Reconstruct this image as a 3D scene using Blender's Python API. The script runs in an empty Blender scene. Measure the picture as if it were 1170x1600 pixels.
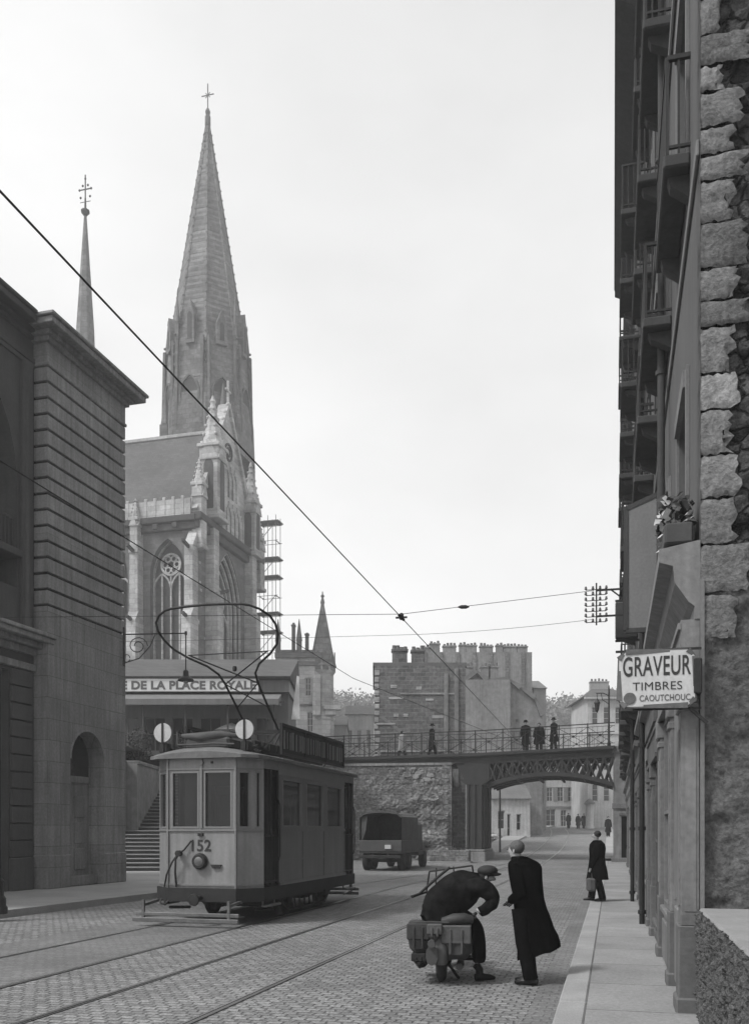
import bpy, math, random
from mathutils import Vector, Matrix, noise
R = random.Random(7)
rad = math.radians
sc = bpy.context.scene
COL = sc.collection
# ------------------------------------------------------------ camera
EYE = 1.8
cam_d = bpy.data.cameras.new('camera')
cam = bpy.data.objects.new('camera', cam_d); COL.objects.link(cam)
cam.location = (0, 0, EYE); cam.rotation_euler = (rad(90), 0, 0)
cam_d.sensor_fit = 'HORIZONTAL'; cam_d.sensor_width = 36; cam_d.lens = 36*1450/1170
cam_d.shift_y = (1298-800)/1170; cam_d.clip_start = .1; cam_d.clip_end = 3000
sc.camera = cam
# ------------------------------------------------------------ sky and sun
SUN_EL, SUN_AZ = rad(52), rad(-118)       # azimuth from +Y, clockwise
w = bpy.data.worlds.new('World'); sc.world = w; w.use_nodes = True
nt = w.node_tree; nt.nodes.clear()
wo = nt.nodes.new('ShaderNodeOutputWorld'); bg = nt.nodes.new('ShaderNodeBackground')
sky = nt.nodes.new('ShaderNodeTexSky'); sky.sky_type = 'NISHITA'; sky.sun_disc = False
sky.sun_elevation = SUN_EL; sky.sun_rotation = SUN_AZ; sky.dust_density = 6; sky.air_density = 1.6; sky.ozone_density = 1
bw = nt.nodes.new('ShaderNodeRGBToBW'); mxs = nt.nodes.new('ShaderNodeMath'); mxs.operation = 'MULTIPLY_ADD'
mxs.inputs[1].default_value = .42; mxs.inputs[2].default_value = 4.6
nt.links.new(sky.outputs[0], bw.inputs[0]); nt.links.new(bw.outputs[0], mxs.inputs[0])
tcw = nt.nodes.new('ShaderNodeTexCoord'); nzw = nt.nodes.new('ShaderNodeTexNoise'); nzw.inputs['Scale'].default_value = 1.6; nzw.inputs['Detail'].default_value = 5
mpw = nt.nodes.new('ShaderNodeMapping'); mpw.inputs['Scale'].default_value = (1, 1, 2.2); nt.links.new(tcw.outputs['Generated'], mpw.inputs[0]); nt.links.new(mpw.outputs[0], nzw.inputs['Vector'])
mcl = nt.nodes.new('ShaderNodeMath'); mcl.operation = 'MULTIPLY_ADD'; mcl.inputs[1].default_value = .8; mcl.inputs[2].default_value = .58; nt.links.new(nzw.outputs[0], mcl.inputs[0])
mc2 = nt.nodes.new('ShaderNodeMath'); mc2.operation = 'MULTIPLY'; nt.links.new(mcl.outputs[0], mc2.inputs[0]); nt.links.new(mxs.outputs[0], mc2.inputs[1])
nt.links.new(mc2.outputs[0], bg.inputs[0]); nt.links.new(bg.outputs[0], wo.inputs[0])
bg.inputs[1].default_value = .112
sl = bpy.data.lights.new('sun', 'SUN'); sl.energy = 2.1; sl.angle = rad(9); sl.color = (1, 1, 1)
so = bpy.data.objects.new('sun', sl); COL.objects.link(so)
sd = Vector((math.sin(SUN_AZ)*math.cos(SUN_EL), math.cos(SUN_AZ)*math.cos(SUN_EL), math.sin(SUN_EL)))
so.rotation_euler = sd.to_track_quat('Z', 'Y').to_euler(); so.location = (0, 0, 60)
sc.view_settings.view_transform = 'Standard'; sc.view_settings.look = 'None'
sc.view_settings.exposure = 0.52; sc.view_settings.gamma = 1
sc.cycles.max_bounces = 6; sc.cycles.volume_bounces = 1; sc.cycles.volume_step_rate = 5

# ------------------------------------------------------------ materials (grey: the photograph is black and white)
def M(name, col, rough=.9, var=.18, scale=2.5, bump=.15, bscale=25, pat=None, metal=0, streak=0, spec=.3, alpha=None, fine=.1, emit=None):
    m = bpy.data.materials.new(name); m.use_nodes = True
    t = m.node_tree; n = t.nodes; L = t.links.new
    p = n['Principled BSDF']; p.inputs['Roughness'].default_value = rough; p.inputs['Metallic'].default_value = metal
    p.inputs['Specular IOR Level'].default_value = spec
    tc = n.new('ShaderNodeTexCoord')
    def mth(op, a, b=None, c=None):
        q = n.new('ShaderNodeMath'); q.operation = op
        for i, x in enumerate((a, b, c)):
            if x is None: continue
            if isinstance(x, (int, float)): q.inputs[i].default_value = x
            else: L(x, q.inputs[i])
        return q.outputs[0]
    def nz(s, det=4, vec=None, r=.6):
        q = n.new('ShaderNodeTexNoise'); q.inputs['Scale'].default_value = s; q.inputs['Detail'].default_value = det
        q.inputs['Roughness'].default_value = r; L(vec or tc.outputs['Object'], q.inputs['Vector']); return q.outputs[0]
    big = nz(scale)
    fac = mth('MULTIPLY_ADD', mth('SUBTRACT', big, .5), var*4, 1)
    if fine: fac = mth('MULTIPLY', fac, mth('MULTIPLY_ADD', mth('SUBTRACT', nz(bscale, 3), .5), fine*5, 1))
    if streak:
        mp = n.new('ShaderNodeMapping'); mp.inputs['Scale'].default_value = (5, 5, .35); L(tc.outputs['Object'], mp.inputs[0])
        fac = mth('MULTIPLY', fac, mth('MULTIPLY_ADD', mth('SUBTRACT', nz(1.3, 4, mp.outputs[0]), .5), streak*4, 1))
    h = nz(bscale, 4)
    base = None
    if pat and pat[0] in ('wall', 'floor'):
        kind, bw_, bh_, mort, mcol, cvar, pb, dist = pat
        if kind == 'wall':
            s = n.new('ShaderNodeSeparateXYZ'); L(tc.outputs['Object'], s.inputs[0])
            cb = n.new('ShaderNodeCombineXYZ'); L(mth('ADD', s.outputs[0], s.outputs[1]), cb.inputs[0]); L(s.outputs[2], cb.inputs[1])
            vec = cb.outputs[0]
        else: vec = tc.outputs['Object']
        if dist:
            q = n.new('ShaderNodeTexNoise'); q.inputs['Scale'].default_value = 1.1/bw_; q.inputs['Detail'].default_value = 2; L(vec, q.inputs['Vector'])
            a = n.new('ShaderNodeVectorMath'); a.operation = 'MULTIPLY_ADD'; L(q.outputs[1], a.inputs[0])
            a.inputs[1].default_value = (dist*bw_,)*3; L(vec, a.inputs[2]); vec = a.outputs[0]
        b = n.new('ShaderNodeTexBrick'); L(vec, b.inputs['Vector'])
        b.inputs['Scale'].default_value = 1; b.inputs['Brick Width'].default_value = bw_; b.inputs['Row Height'].default_value = bh_
        b.inputs['Mortar Size'].default_value = mort; b.inputs['Mortar Smooth'].default_value = .6; b.inputs['Bias'].default_value = 0
        b.inputs['Color1'].default_value = (col*(1-cvar),)*3+(1,); b.inputs['Color2'].default_value = (col*(1+cvar),)*3+(1,)
        b.inputs['Mortar'].default_value = (mcol,)*3+(1,)
        r2 = n.new('ShaderNodeRGBToBW'); L(b.outputs[0], r2.inputs[0]); base = r2.outputs[0]
        h = mth('MULTIPLY_ADD', b.outputs['Fac'], -pb, h)
    elif pat and pat[0] == 'rubble':
        _, rs, cvar, mcol = pat
        v = n.new('ShaderNodeTexVoronoi'); v.inputs['Scale'].default_value = rs; v.inputs['Randomness'].default_value = .9
        wv = n.new('ShaderNodeVectorMath'); wv.operation = 'MULTIPLY_ADD'
        q = n.new('ShaderNodeTexNoise'); q.inputs['Scale'].default_value = rs*1.3; q.inputs['Detail'].default_value = 3; L(tc.outputs['Object'], q.inputs['Vector'])
        L(q.outputs[1], wv.inputs[0]); wv.inputs[1].default_value = (.5/rs,)*3; L(tc.outputs['Object'], wv.inputs[2])
        L(wv.outputs[0], v.inputs['Vector'])
        ve = n.new('ShaderNodeTexVoronoi'); ve.feature = 'DISTANCE_TO_EDGE'; ve.inputs['Scale'].default_value = rs; ve.inputs['Randomness'].default_value = .9; L(wv.outputs[0], ve.inputs['Vector'])
        e = mth('MINIMUM', mth('MULTIPLY', ve.outputs['Distance'], 9), 1)
        r2 = n.new('ShaderNodeRGBToBW'); L(v.outputs['Color'], r2.inputs[0])
        cc = mth('MULTIPLY_ADD', mth('SUBTRACT', r2.outputs[0], .5), cvar*2, 1)
        base = mth('ADD', mth('MULTIPLY', mth('MULTIPLY', cc, col), e), mth('MULTIPLY', mth('SUBTRACT', 1, e), mcol))
        h = mth('MULTIPLY_ADD', e, 2.0, h)
    if base is None: out = mth('MULTIPLY', fac, col)
    else: out = mth('MULTIPLY', fac, base)
    out = mth('MAXIMUM', out, .004)
    L(out, p.inputs['Base Color'])
    if bump:
        bp = n.new('ShaderNodeBump'); bp.inputs['Strength'].default_value = bump; bp.inputs['Distance'].default_value = .03
        L(h, bp.inputs['Height']); L(bp.outputs[0], p.inputs['Normal'])
    if alpha is not None: p.inputs['Alpha'].default_value = alpha
    return m

m_setts = M('setts', .205, .75, .22, .4, .7, 30, ('floor', .155, .115, .015, .10, .24, 1.8, .5), fine=.4)
m_track = M('track_paving', .155, .7, .25, .5, .35, 24, ('floor', .155, .115, .012, .10, .12, .8, .5), fine=.3)
m_earth = M('earth', .2, 1, .2, .3, .5, 4)
m_pave = M('pavement_asphalt', .27, .9, .2, .6, .2, 30, fine=.14)
m_slab = M('pavement_slabs', .23, .9, .2, .9, .3, 30, ('floor', 2.6, 1.55, .012, .06, .07, .8, .02), fine=.16)
m_kerb = M('kerb_granite', .27, .85, .2, 1.2, .3, 50, fine=.14)
m_rail = M('rail_steel', .28, .3, .1, 3, 0, metal=.7, spec=.5)
m_groove = M('rail_groove', .02, .9)
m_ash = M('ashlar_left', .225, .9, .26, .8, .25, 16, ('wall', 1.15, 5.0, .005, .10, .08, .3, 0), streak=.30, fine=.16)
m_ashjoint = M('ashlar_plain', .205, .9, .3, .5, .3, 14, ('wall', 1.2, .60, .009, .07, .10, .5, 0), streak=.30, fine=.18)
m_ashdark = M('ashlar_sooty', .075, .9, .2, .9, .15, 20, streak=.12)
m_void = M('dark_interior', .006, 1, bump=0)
m_glassd = M('window_glass', .025, .12, .3, .6, .0, spec=.5)
m_glass = M('tram_glass', .012, .05, .3, 2, .0, spec=.6, alpha=.8)
m_frame = M('painted_frame', .22, .6, .1, 4)
m_wood_d = M('dark_painted_wood', .05, .6, .2, 3, .1)
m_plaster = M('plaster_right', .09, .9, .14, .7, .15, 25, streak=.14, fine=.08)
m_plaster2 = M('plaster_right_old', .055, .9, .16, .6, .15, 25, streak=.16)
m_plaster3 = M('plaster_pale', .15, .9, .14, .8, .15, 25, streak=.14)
m_shop = M('shopfront_paint', .155, .6, .2, 1.5, .2, 14, streak=.22, fine=.16)
m_shop2 = M('shopfront_paint_dull', .10, .65, .2, 1.5, .2, 14, streak=.22, fine=.16)
m_shopbase = M('shopfront_plinth', .11, .7, .2, 3, .2, 20)
m_iron = M('black_iron', .022, .55, .2, 6, .1, metal=.2)
m_quoin2 = M('quoin_weathered', .10, .95, .45, 1.9, .8, 26, fine=.4)
m_quoin3 = M('quoin_pale', .20, .95, .4, 1.5, .8, 26, fine=.35)
m_quoin = M('quoin_limestone', .15, .95, .4, 1.7, .8, 26, fine=.35)
m_rubble = M('rubble_masonry', .055, .95, .4, 2.2, .9, 40, ('rubble', 5.5, .7, .012), fine=.4)
m_render = M('worn_render', .088, .95, .35, 1.6, .8, 22, fine=.4)
m_rough = M('roughcast', .085, .95, .5, 24, .9, 60, fine=.45)
m_sign = M('enamel_sign', .46, .35, .1, 3, .02, 30, streak=.12, fine=.08)
m_ink = M('sign_lettering', .03, .5, bump=0)
m_board = M('sign_board_pale', .62, .7, .08, 2, .02)
m_panel = M('blank_panel', .17, .6, .08, 2, .04, streak=.06)
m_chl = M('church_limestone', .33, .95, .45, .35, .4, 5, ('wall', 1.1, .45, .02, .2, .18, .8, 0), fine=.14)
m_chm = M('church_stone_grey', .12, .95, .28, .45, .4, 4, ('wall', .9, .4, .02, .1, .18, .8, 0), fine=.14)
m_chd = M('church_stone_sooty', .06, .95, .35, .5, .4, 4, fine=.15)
m_slate = M('slate_roof', .08, .8, .2, .3, .5, 6, ('wall', .5, .3, .02, .06, .14, 1, 0), fine=.12)
m_spire = M('spire_stone', .14, .9, .35, .3, .6, 3, ('wall', .8, .55, .03, .1, .18, 1.2, 0), fine=.22)
m_brick = M('party_wall_brick', .12, .95, .35, .35, .5, 5, ('wall', .5, .25, .02, .18, .22, .8, .2), fine=.3, streak=.1)
m_brick2 = M('party_wall_rendered', .18, .95, .3, .3, .3, 3, streak=.22, fine=.2)
m_ruin = M('ruin_masonry', .17, .95, .45, .45, .8, 7, ('wall', .55, .28, .03, .15, .3, 1.2, .5), fine=.5)
m_white = M('white_house', .38, .9, .25, .5, .1, 6, streak=.25, fine=.12)
m_grey = M('grey_house', .24, .9, .15, .4, .1, 6, streak=.12)
m_shut = M('shutter_grey', .2, .8)
m_tile = M('roof_dark', .12, .9, .2, 1, .3, 9)
m_hill = M('wood_foliage', .10, 1, .4, .2, .3, 2)
m_leaf = M('leaf_dark', .05, .9, .4, 3)
m_twig = M('twig', .09, .9)
m_steel = M('bridge_steel', .032, .7, .25, 2, .1)
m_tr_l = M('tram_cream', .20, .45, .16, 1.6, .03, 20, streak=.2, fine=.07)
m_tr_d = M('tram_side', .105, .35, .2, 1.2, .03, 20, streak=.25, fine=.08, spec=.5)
m_tr_h = M('tram_header', .17, .5, .1, 2, .02)
m_tr_b = M('tram_underframe', .02, .7, .3, 4, .2)
m_tr_r = M('tram_roof', .13, .85, .25, 3, .2, 12)
m_steel_l = M('worn_steel', .13, .45, .25, 6, .1, metal=.4)
m_disc = M('signal_disc', .42, .6, .1, 5)
m_canvas = M('truck_canvas', .075, .9, .2, 2, .2, 8)
m_truck = M('truck_paint', .065, .7, .2, 2)
m_tyre = M('tyre_rubber', .025, .85, .2, 8, .2)
m_skin = M('skin', .30, .6, .08, 6, .05)
m_hairg = M('hair_grey', .085, .8, .3, 40, .3, 90)
m_hair = M('hair_dark', .02, .7, .3, 40, .3, 90)
m_coatb = M('coat_black', .004, 1, .5, 5, .9, 6, spec=.0)
m_jack = M('jacket_dark', .012, 1, .5, 9, .9, 9, spec=.0)
m_trous = M('trousers_dark', .006, 1, .3, 8, .5, 12, spec=.0)
m_shoe = M('shoe_black', .008, .4)  # also on the near men's hands, where the black stands for shade
m_bag = M('leather_bag', .035, .6, .3, 8, .3, 20)
m_bagl = M('canvas_bag', .075, .8, .25, 9, .3, 20)
m_cloth = M('pale_cloth', .4, .9, .2, 6, .2)
m_wire = M('wire_black', .02, .7)
m_insul = M('insulator_glass', .12, .4)
m_conc = M('concrete_cap', .22, .9, .15, 2, .3, 22)

# ------------------------------------------------------------ mesh builder
class MB:
    def __init__(s): s.v = []; s.f = []; s.m = []; s.s = []
    def poly(s, pts, mi=0, sm=False):
        i = len(s.v); s.v += [tuple(p) for p in pts]; s.f.append(tuple(range(i, i+len(pts)))); s.m.append(mi); s.s.append(sm)
    def raw(s, vs, fs, mi=0, sm=False):
        i = len(s.v); s.v += [tuple(p) for p in vs]
        for f in fs: s.f.append(tuple(k+i for k in f)); s.m.append(mi); s.s.append(sm)
    def box(s, x0, x1, y0, y1, z0, z1, mi=0, T=None, j=0):
        vs = [(x, y, z) for x in (x0, x1) for y in (y0, y1) for z in (z0, z1)]
        if j: vs = [(a+R.uniform(-j, j), b+R.uniform(-j, j), c+R.uniform(-j, j)) for a, b, c in vs]
        if T: vs = [T(*p) for p in vs]
        s.raw(vs, [(0, 1, 3, 2), (4, 6, 7, 5), (0, 4, 5, 1), (2, 3, 7, 6), (0, 2, 6, 4), (1, 5, 7, 3)], mi)
    def bbox(s, x0, x1, y0, y1, z0, z1, b, mi=0):          # chamfered box
        import itertools
        bm_v = []; P = {}
        for sx, x in ((-1, x0), (1, x1)):
            for sy, y in ((-1, y0), (1, y1)):
                for sz, z in ((-1, z0), (1, z1)):
                    for ax in range(3):
                        q = [x, y, z]; o = (sx, sy, sz)
                        for k in range(3):
                            if k != ax: q[k] -= o[k]*b
                        P[(sx, sy, sz, ax)] = len(bm_v); bm_v.append(q)
        F = []
        for ax in range(3):
            o = [k for k in range(3) if k != ax]
            for sg in (-1, 1):
                c = []
                for a, bb in ((-1, -1), (1, -1), (1, 1), (-1, 1)):
                    t = [0, 0, 0]; t[ax] = sg; t[o[0]] = a; t[o[1]] = bb; c.append(P[(*t, ax)])
                F.append(c)
            for a in (-1, 1):
                for bb in (-1, 1):
                    t0 = [0, 0, 0]; t0[o[0]] = a; t0[o[1]] = bb; t1 = list(t0); t0[ax] = -1; t1[ax] = 1
                    F.append([P[(*t0, o[0])], P[(*t1, o[0])], P[(*t1, o[1])], P[(*t0, o[1])]])
        for t in itertools.product((-1, 1), repeat=3): F.append([P[(*t, 0)], P[(*t, 1)], P[(*t, 2)]])
        s.raw(bm_v, F, mi)
    def tube(s, pts, r, n=8, mi=0, sm=True, cap=True):
        pts = [Vector(p) for p in pts]; rs = r if isinstance(r, (list, tuple)) else [r]*len(pts)
        vs = []; up = None
        for i, p in enumerate(pts):
            d = (pts[min(i+1, len(pts)-1)]-pts[max(i-1, 0)]).normalized()
            if up is None:
                up = Vector((0, 0, 1)) if abs(d.z) < .9 else Vector((0, 1, 0))
            a = d.cross(up).normalized(); b = a.cross(d).normalized(); up = b
            for k in range(n):
                t = 2*math.pi*(k+.5)/n; q = rs[i]
                qa, qb = (q if isinstance(q, tuple) else (q, q))
                vs.append(p+a*math.cos(t)*qa+b*math.sin(t)*qb)
        fs = [(i*n+k, i*n+(k+1) % n, (i+1)*n+(k+1) % n, (i+1)*n+k) for i in range(len(pts)-1) for k in range(n)]
        s.raw(vs, fs, mi, sm)
        if cap:
            s.poly(vs[:n][::-1], mi); s.poly(vs[-n:], mi)
    def bar(s, a, b, w, h=None, mi=0):                     # square-section bar
        s.tube([a, b], (w*.7071, (h or w)*.7071), 4, mi, False)
    def lathe(s, prof, c=(0, 0, 0), n=12, mi=0, sm=True, ax='z', ph=0):
        vs = []
        for r, z in prof:
            for k in range(n):
                t = 2*math.pi*k/n+ph; a, b = r*math.cos(t), r*math.sin(t)
                q = (a, b, z) if ax == 'z' else ((a, z, b) if ax == 'y' else (z, a, b))
                vs.append((q[0]+c[0], q[1]+c[1], q[2]+c[2]))
        fs = [(i*n+k, i*n+(k+1) % n, (i+1)*n+(k+1) % n, (i+1)*n+k) for i in range(len(prof)-1) for k in range(n)]
        s.raw(vs, fs, mi, sm); s.poly(vs[:n], mi); s.poly(vs[-n:], mi)
    def prism(s, poly, f, mi=0, t0=0, t1=1):               # poly of 2D points, f(a,b,t)->3D
        A = [f(a, b, t0) for a, b in poly]; B = [f(a, b, t1) for a, b in poly]; n = len(poly)
        s.raw(A+B, [tuple(range(n)), tuple(range(2*n-1, n-1, -1))]+[(i, (i+1) % n, n+(i+1) % n, n+i) for i in range(n)], mi)
    def blob(s, c, r, mi=0, n=10, k=7, jit=0):
        prof = []; vs = []
        for i in range(k+1):
            a = math.pi*i/k
            for q in range(n):
                t = 2*math.pi*q/n; jj = 1+R.uniform(-jit, jit)
                vs.append((c[0]+r[0]*math.sin(a)*math.cos(t)*jj, c[1]+r[1]*math.sin(a)*math.sin(t)*jj, c[2]-r[2]*math.cos(a)*jj))
        fs = [(i*n+q, i*n+(q+1) % n, (i+1)*n+(q+1) % n, (i+1)*n+q) for i in range(k) for q in range(n)]
        s.raw(vs, fs, mi, True)
    def loft(s, rings, n=20, mi=0, fold=0, nf=5, cap=True):  # rings: (z,cx,cy,rx,ry[,fold,tilt])
        vs = []
        for g in rings:
            z, cx, cy, rx, ry = g[:5]; fo = g[5] if len(g) > 5 else 0; ti = g[6] if len(g) > 6 else 0
            for k in range(n):
                t = 2*math.pi*k/n; q = 1+fo*math.sin(nf*t+1.1)+fo*.6*math.sin((nf*2+1)*t)
                vs.append((cx+rx*q*math.cos(t), cy+ry*q*math.sin(t), z+ti*math.cos(t)+fo*.15*math.sin(nf*t)))
        fs = [(i*n+k, i*n+(k+1) % n, (i+1)*n+(k+1) % n, (i+1)*n+k) for i in range(len(rings)-1) for k in range(n)]
        s.raw(vs, fs, mi, True)
        if cap: s.poly(vs[:n], mi); s.poly(vs[-n:], mi)
    def build(s, name, mats, parent=None, loc=(0, 0, 0), rz=0, label=None, cat=None, group=None, kind=None):
        me = bpy.data.meshes.new(name); me.from_pydata(s.v, [], s.f)
        for m in (mats if isinstance(mats, (list, tuple)) else [mats]): me.materials.append(m)
        me.polygons.foreach_set('material_index', s.m); me.polygons.foreach_set('use_smooth', s.s); me.update()
        o = bpy.data.objects.new(name, me); COL.objects.link(o)
        if parent: o.parent = parent
        o.location = loc; o.rotation_euler = (0, 0, rz)
        return tag(o, label, cat, group, kind)
def tag(o, label=None, cat=None, group=None, kind=None):
    if label: o['label'] = label
    if cat: o['category'] = cat
    if group: o['group'] = group
    if kind: o['kind'] = kind
    return o
def thing(name, label, cat, loc=(0, 0, 0), rz=0, group=None):
    o = bpy.data.objects.new(name, None); COL.objects.link(o); o.location = loc; o.rotation_euler = (0, 0, rz); o.empty_display_size = .2
    return tag(o, label, cat, group)
def copy_tree(o, parent=None):
    c = o.copy(); COL.objects.link(c)
    if parent: c.parent = parent
    for ch in [x for x in bpy.data.objects if x.parent == o]: copy_tree(ch, c)
    return c
def at(px, d, py=None): return Vector(((px-585)*d/1450, d, EYE+(1298-(py if py else 1298))*d/1450))
def gz(y):
    P = [(-50, 0), (46, 0), (60, .38), (77, 1.15), (103, 2.0), (130, 2.5), (200, 3), (4000, 3)]
    for (a, za), (b, zb) in zip(P, P[1:]):
        if y <= b: return za+(zb-za)*(y-a)/(b-a)
    return 3
def facade(mb, W, H, ops, dep, T, mi=0, mr=0, x0=0, z0=0):
    xs = sorted({x0, W, *[o[0] for o in ops], *[o[1] for o in ops]}); zs = sorted({z0, H, *[o[2] for o in ops], *[o[3] for o in ops]})
    for a, b in zip(xs, xs[1:]):
        for c, d in zip(zs, zs[1:]):
            mx, mz = (a+b)/2, (c+d)/2
            if any(o[0] < mx < o[1] and o[2] < mz < o[3] for o in ops): continue
            mb.poly([T(a, c, 0), T(b, c, 0), T(b, d, 0), T(a, d, 0)], mi)
    for o in ops:
        a, b, c, d = o[:4]; ar = o[4] if len(o) > 4 else None
        dp = o[5] if len(o) > 5 else dep
        pts = arch_pts(a, b, c, d, ar)
        if ar:
            top = [p for p in pts if p[1] > c+1e-6] 
            for p, q in zip(top, top[1:]): mb.poly([T(p[0], p[1], 0), T(q[0], q[1], 0), T(q[0], d, 0), T(p[0], d, 0)], mi)
        for p, q in zip(pts, pts[1:]+pts[:1]): mb.poly([T(p[0], p[1], 0), T(q[0], q[1], 0), T(q[0], q[1], dp), T(p[0], p[1], dp)], mr)
def arch_pts(a, b, c, d, ar=None, n=14):
    if not ar: return [(a, c), (a, d), (b, d), (b, c)]
    w_ = b-a; m = (a+b)/2; P = [(a, c)]
    if ar == 'round':
        h = w_/2
        P += [(m-w_/2*math.cos(math.pi*i/n), d-h+h*math.sin(math.pi*i/n)) for i in range(n+1)]
    else:
        h = w_*.87; r = w_
        P += [(b-r*math.cos(math.pi/3*i/(n//2)), d-h+r*math.sin(math.pi/3*i/(n//2))) for i in range(n//2+1)]
        P += [(a+r*math.cos(math.pi/3*(1-i/(n//2))), d-h+r*math.sin(math.pi/3*(1-i/(n//2)))) for i in range(1, n//2+1)]
    return P+[(b, c)]
def window(o, T, dep, parent, fm, gm, bars=(2, 3), fw=.06, sep=True, name='window'):
    a, b, c, d = o[:4]; ar = o[4] if len(o) > 4 else None
    mb = MB(); g = MB()
    f = lambda x0, x1, z0, z1: mb.box(x0, x1, z0, z1, dep-.05, dep+.02, 0, T=lambda x, z, q: T(x, z, q))
    f(a, a+fw, c, d); f(b-fw, b, c, d); f(a+fw, b-fw, c, c+fw); f(a+fw, b-fw, d-fw, d)
    for i in range(1, bars[0]): x = a+(b-a)*i/bars[0]; f(x-fw*.4, x+fw*.4, c+fw, d-fw)
    for i in range(1, bars[1]):
        z = c+(d-c)*i/bars[1]
        for k in range(bars[0]): f(a+(b-a)*k/bars[0]+fw*(.4 if k else 1), a+(b-a)*(k+1)/bars[0]-fw*(.4 if k < bars[0]-1 else 1), z-fw*.3, z+fw*.3)
    P = arch_pts(a, b, c, d, ar)
    if sep:
        wo_ = mb.build(name, fm, parent); g.poly([T(x, z, dep) for x, z in P]); g.build('pane', gm, wo_); return wo_
    mb.poly([T(x, z, dep) for x, z in P], 1); return mb.build(name, [fm, gm], parent)
def text(body, wd, ht, T, name, mat, parent, ext=.006, bold=.02, stretch=None):
    cu = bpy.data.curves.new('t', 'FONT'); cu.body = body; cu.size = 1; cu.extrude = 0; cu.offset = bold; cu.space_character = 1.05
    ob = bpy.data.objects.new('t', cu); COL.objects.link(ob); dg = bpy.context.evaluated_depsgraph_get(); dg.update()
    me = bpy.data.meshes.new_from_object(ob.evaluated_get(dg)); bpy.data.objects.remove(ob)
    xs = [v.co.x for v in me.vertices]; ys = [v.co.y for v in me.vertices]
    x0, x1, y0, y1 = min(xs), max(xs), min(ys), max(ys)
    for v in me.vertices: v.co = T((v.co.x-x0)/(x1-x0)*wd, (v.co.y-y0)/(y1-y0)*ht, ext)
    me.materials.clear(); me.materials.append(mat); me.name = name
    o = bpy.data.objects.new(name, me); COL.objects.link(o)
    if parent: o.parent = parent
    return o
def skin_obj(name, chains, mat, parent=None, sub=1, rootidx=0):
    import bmesh
    bm = bmesh.new(); lay = bm.verts.layers.skin.verify(); D = {}
    def gv(p, r):
        k = tuple(round(c, 4) for c in p)
        if k not in D:
            v = bm.verts.new(p); v[lay].radius = r if isinstance(r, tuple) else (r, r); D[k] = v
            if len(D) == 1: v[lay].use_root = True
        return D[k]
    for ch in chains:
        vs = [gv(p, r) for p, r in ch]
        for a, b in zip(vs, vs[1:]):
            if a is not b and not bm.edges.get((a, b)): bm.edges.new((a, b))
    me = bpy.data.meshes.new(name); bm.to_mesh(me); bm.free(); me.materials.append(mat)
    o = bpy.data.objects.new(name, me); COL.objects.link(o)
    md = o.modifiers.new('skin', 'SKIN'); md.use_smooth_shade = True; md.branch_smoothing = .4
    ms = o.modifiers.new('sub', 'SUBSURF'); ms.levels = sub; ms.render_levels = sub+1
    if parent: o.parent = parent
    return o
def dense(pts, k=4):                                                 # Catmull-Rom resampling of a list of equal-length tuples
    out = []; n = len(pts)
    for i in range(n-1):
        p = [pts[max(i-1, 0)], pts[i], pts[i+1], pts[min(i+2, n-1)]]
        for j in range(k):
            t = j/k; out.append(tuple(.5*((2*b)+(-a+c)*t+(2*a-5*b+4*c-d)*t*t+(-a+3*b-3*c+d)*t**3) for a, b, c, d in zip(*p)))
    out.append(tuple(pts[-1])); return out
def crumple(mb, amp=.012, fz=4, fx=15, seed=0):                     # cloth folds: ridges that run mostly down the garment
    r_ = []
    for v in mb.v:
        p_ = Vector((v[0]*fx+seed, v[1]*fx, v[2]*fz)); n1 = noise.noise(p_); n2 = noise.noise(p_*2.3+Vector((9, 1, 4))); n3 = 1-abs(noise.noise(Vector((v[0]*7, v[1]*7, v[2]*7+v[0]*6))))*2.4
        r_.append((v[0]+amp*(n1+.5*n2), v[1]+amp*(n2+.5*n1)-amp*.8*n3, v[2]+amp*.4*n1))
    mb.v = r_
tR, tL = .2567, .265
RZ_R, RZ_L = -math.atan(tR), -math.atan(tL)
#@@PARTS@@
# ============================================================ ground, road, pavements, rails
def build_world(mb, name, mats, rz, org=(0, 0, 0), **k):     # geometry given in world coordinates, object axes turned by rz about org
    c, s_ = math.cos(-rz), math.sin(-rz)
    mb.v = [((x-org[0])*c-(y-org[1])*s_, (x-org[0])*s_+(y-org[1])*c, z-org[2]) for x, y, z in mb.v]
    return mb.build(name, mats, None, org, rz, **k)
YS = [-30, 0, 8, 16, 24, 32, 40, 46, 53, 60, 68, 77, 90, 103, 116, 130]
g = MB()
GY = sorted(set(YS+[-100, 200, 320]))
for a, b in zip(GY, GY[1:]): g.poly([(-300, a, gz(a)-.03), (360, a, gz(a)-.03), (360, b, gz(b)-.03), (-300, b, gz(b)-.03)])
g.build('ground', m_earth, kind='structure')
XR = lambda y: -.534+tR*y
def XL(y):
    if y <= 26: return -13.98+.336*y-.4
    return -16 if y < 53 else .256*y-7.3
r = MB()
for a, b in zip(YS, YS[1:]):
    n = 1
    xa, xb = XL(a), XL(b)
    if a < 26 <= b: xb = -16
    if a < 53 <= b: xb = XL(54)
    if b == 53: xb = -16
    if a == 53: xa = XL(54)
    r.poly([(xa, a, gz(a)), (XR(a)+.05, a, gz(a)), (XR(b)+.05, b, gz(b)), (xb, b, gz(b))])
build_world(r, 'road', m_setts, RZ_R, kind='structure')
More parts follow.
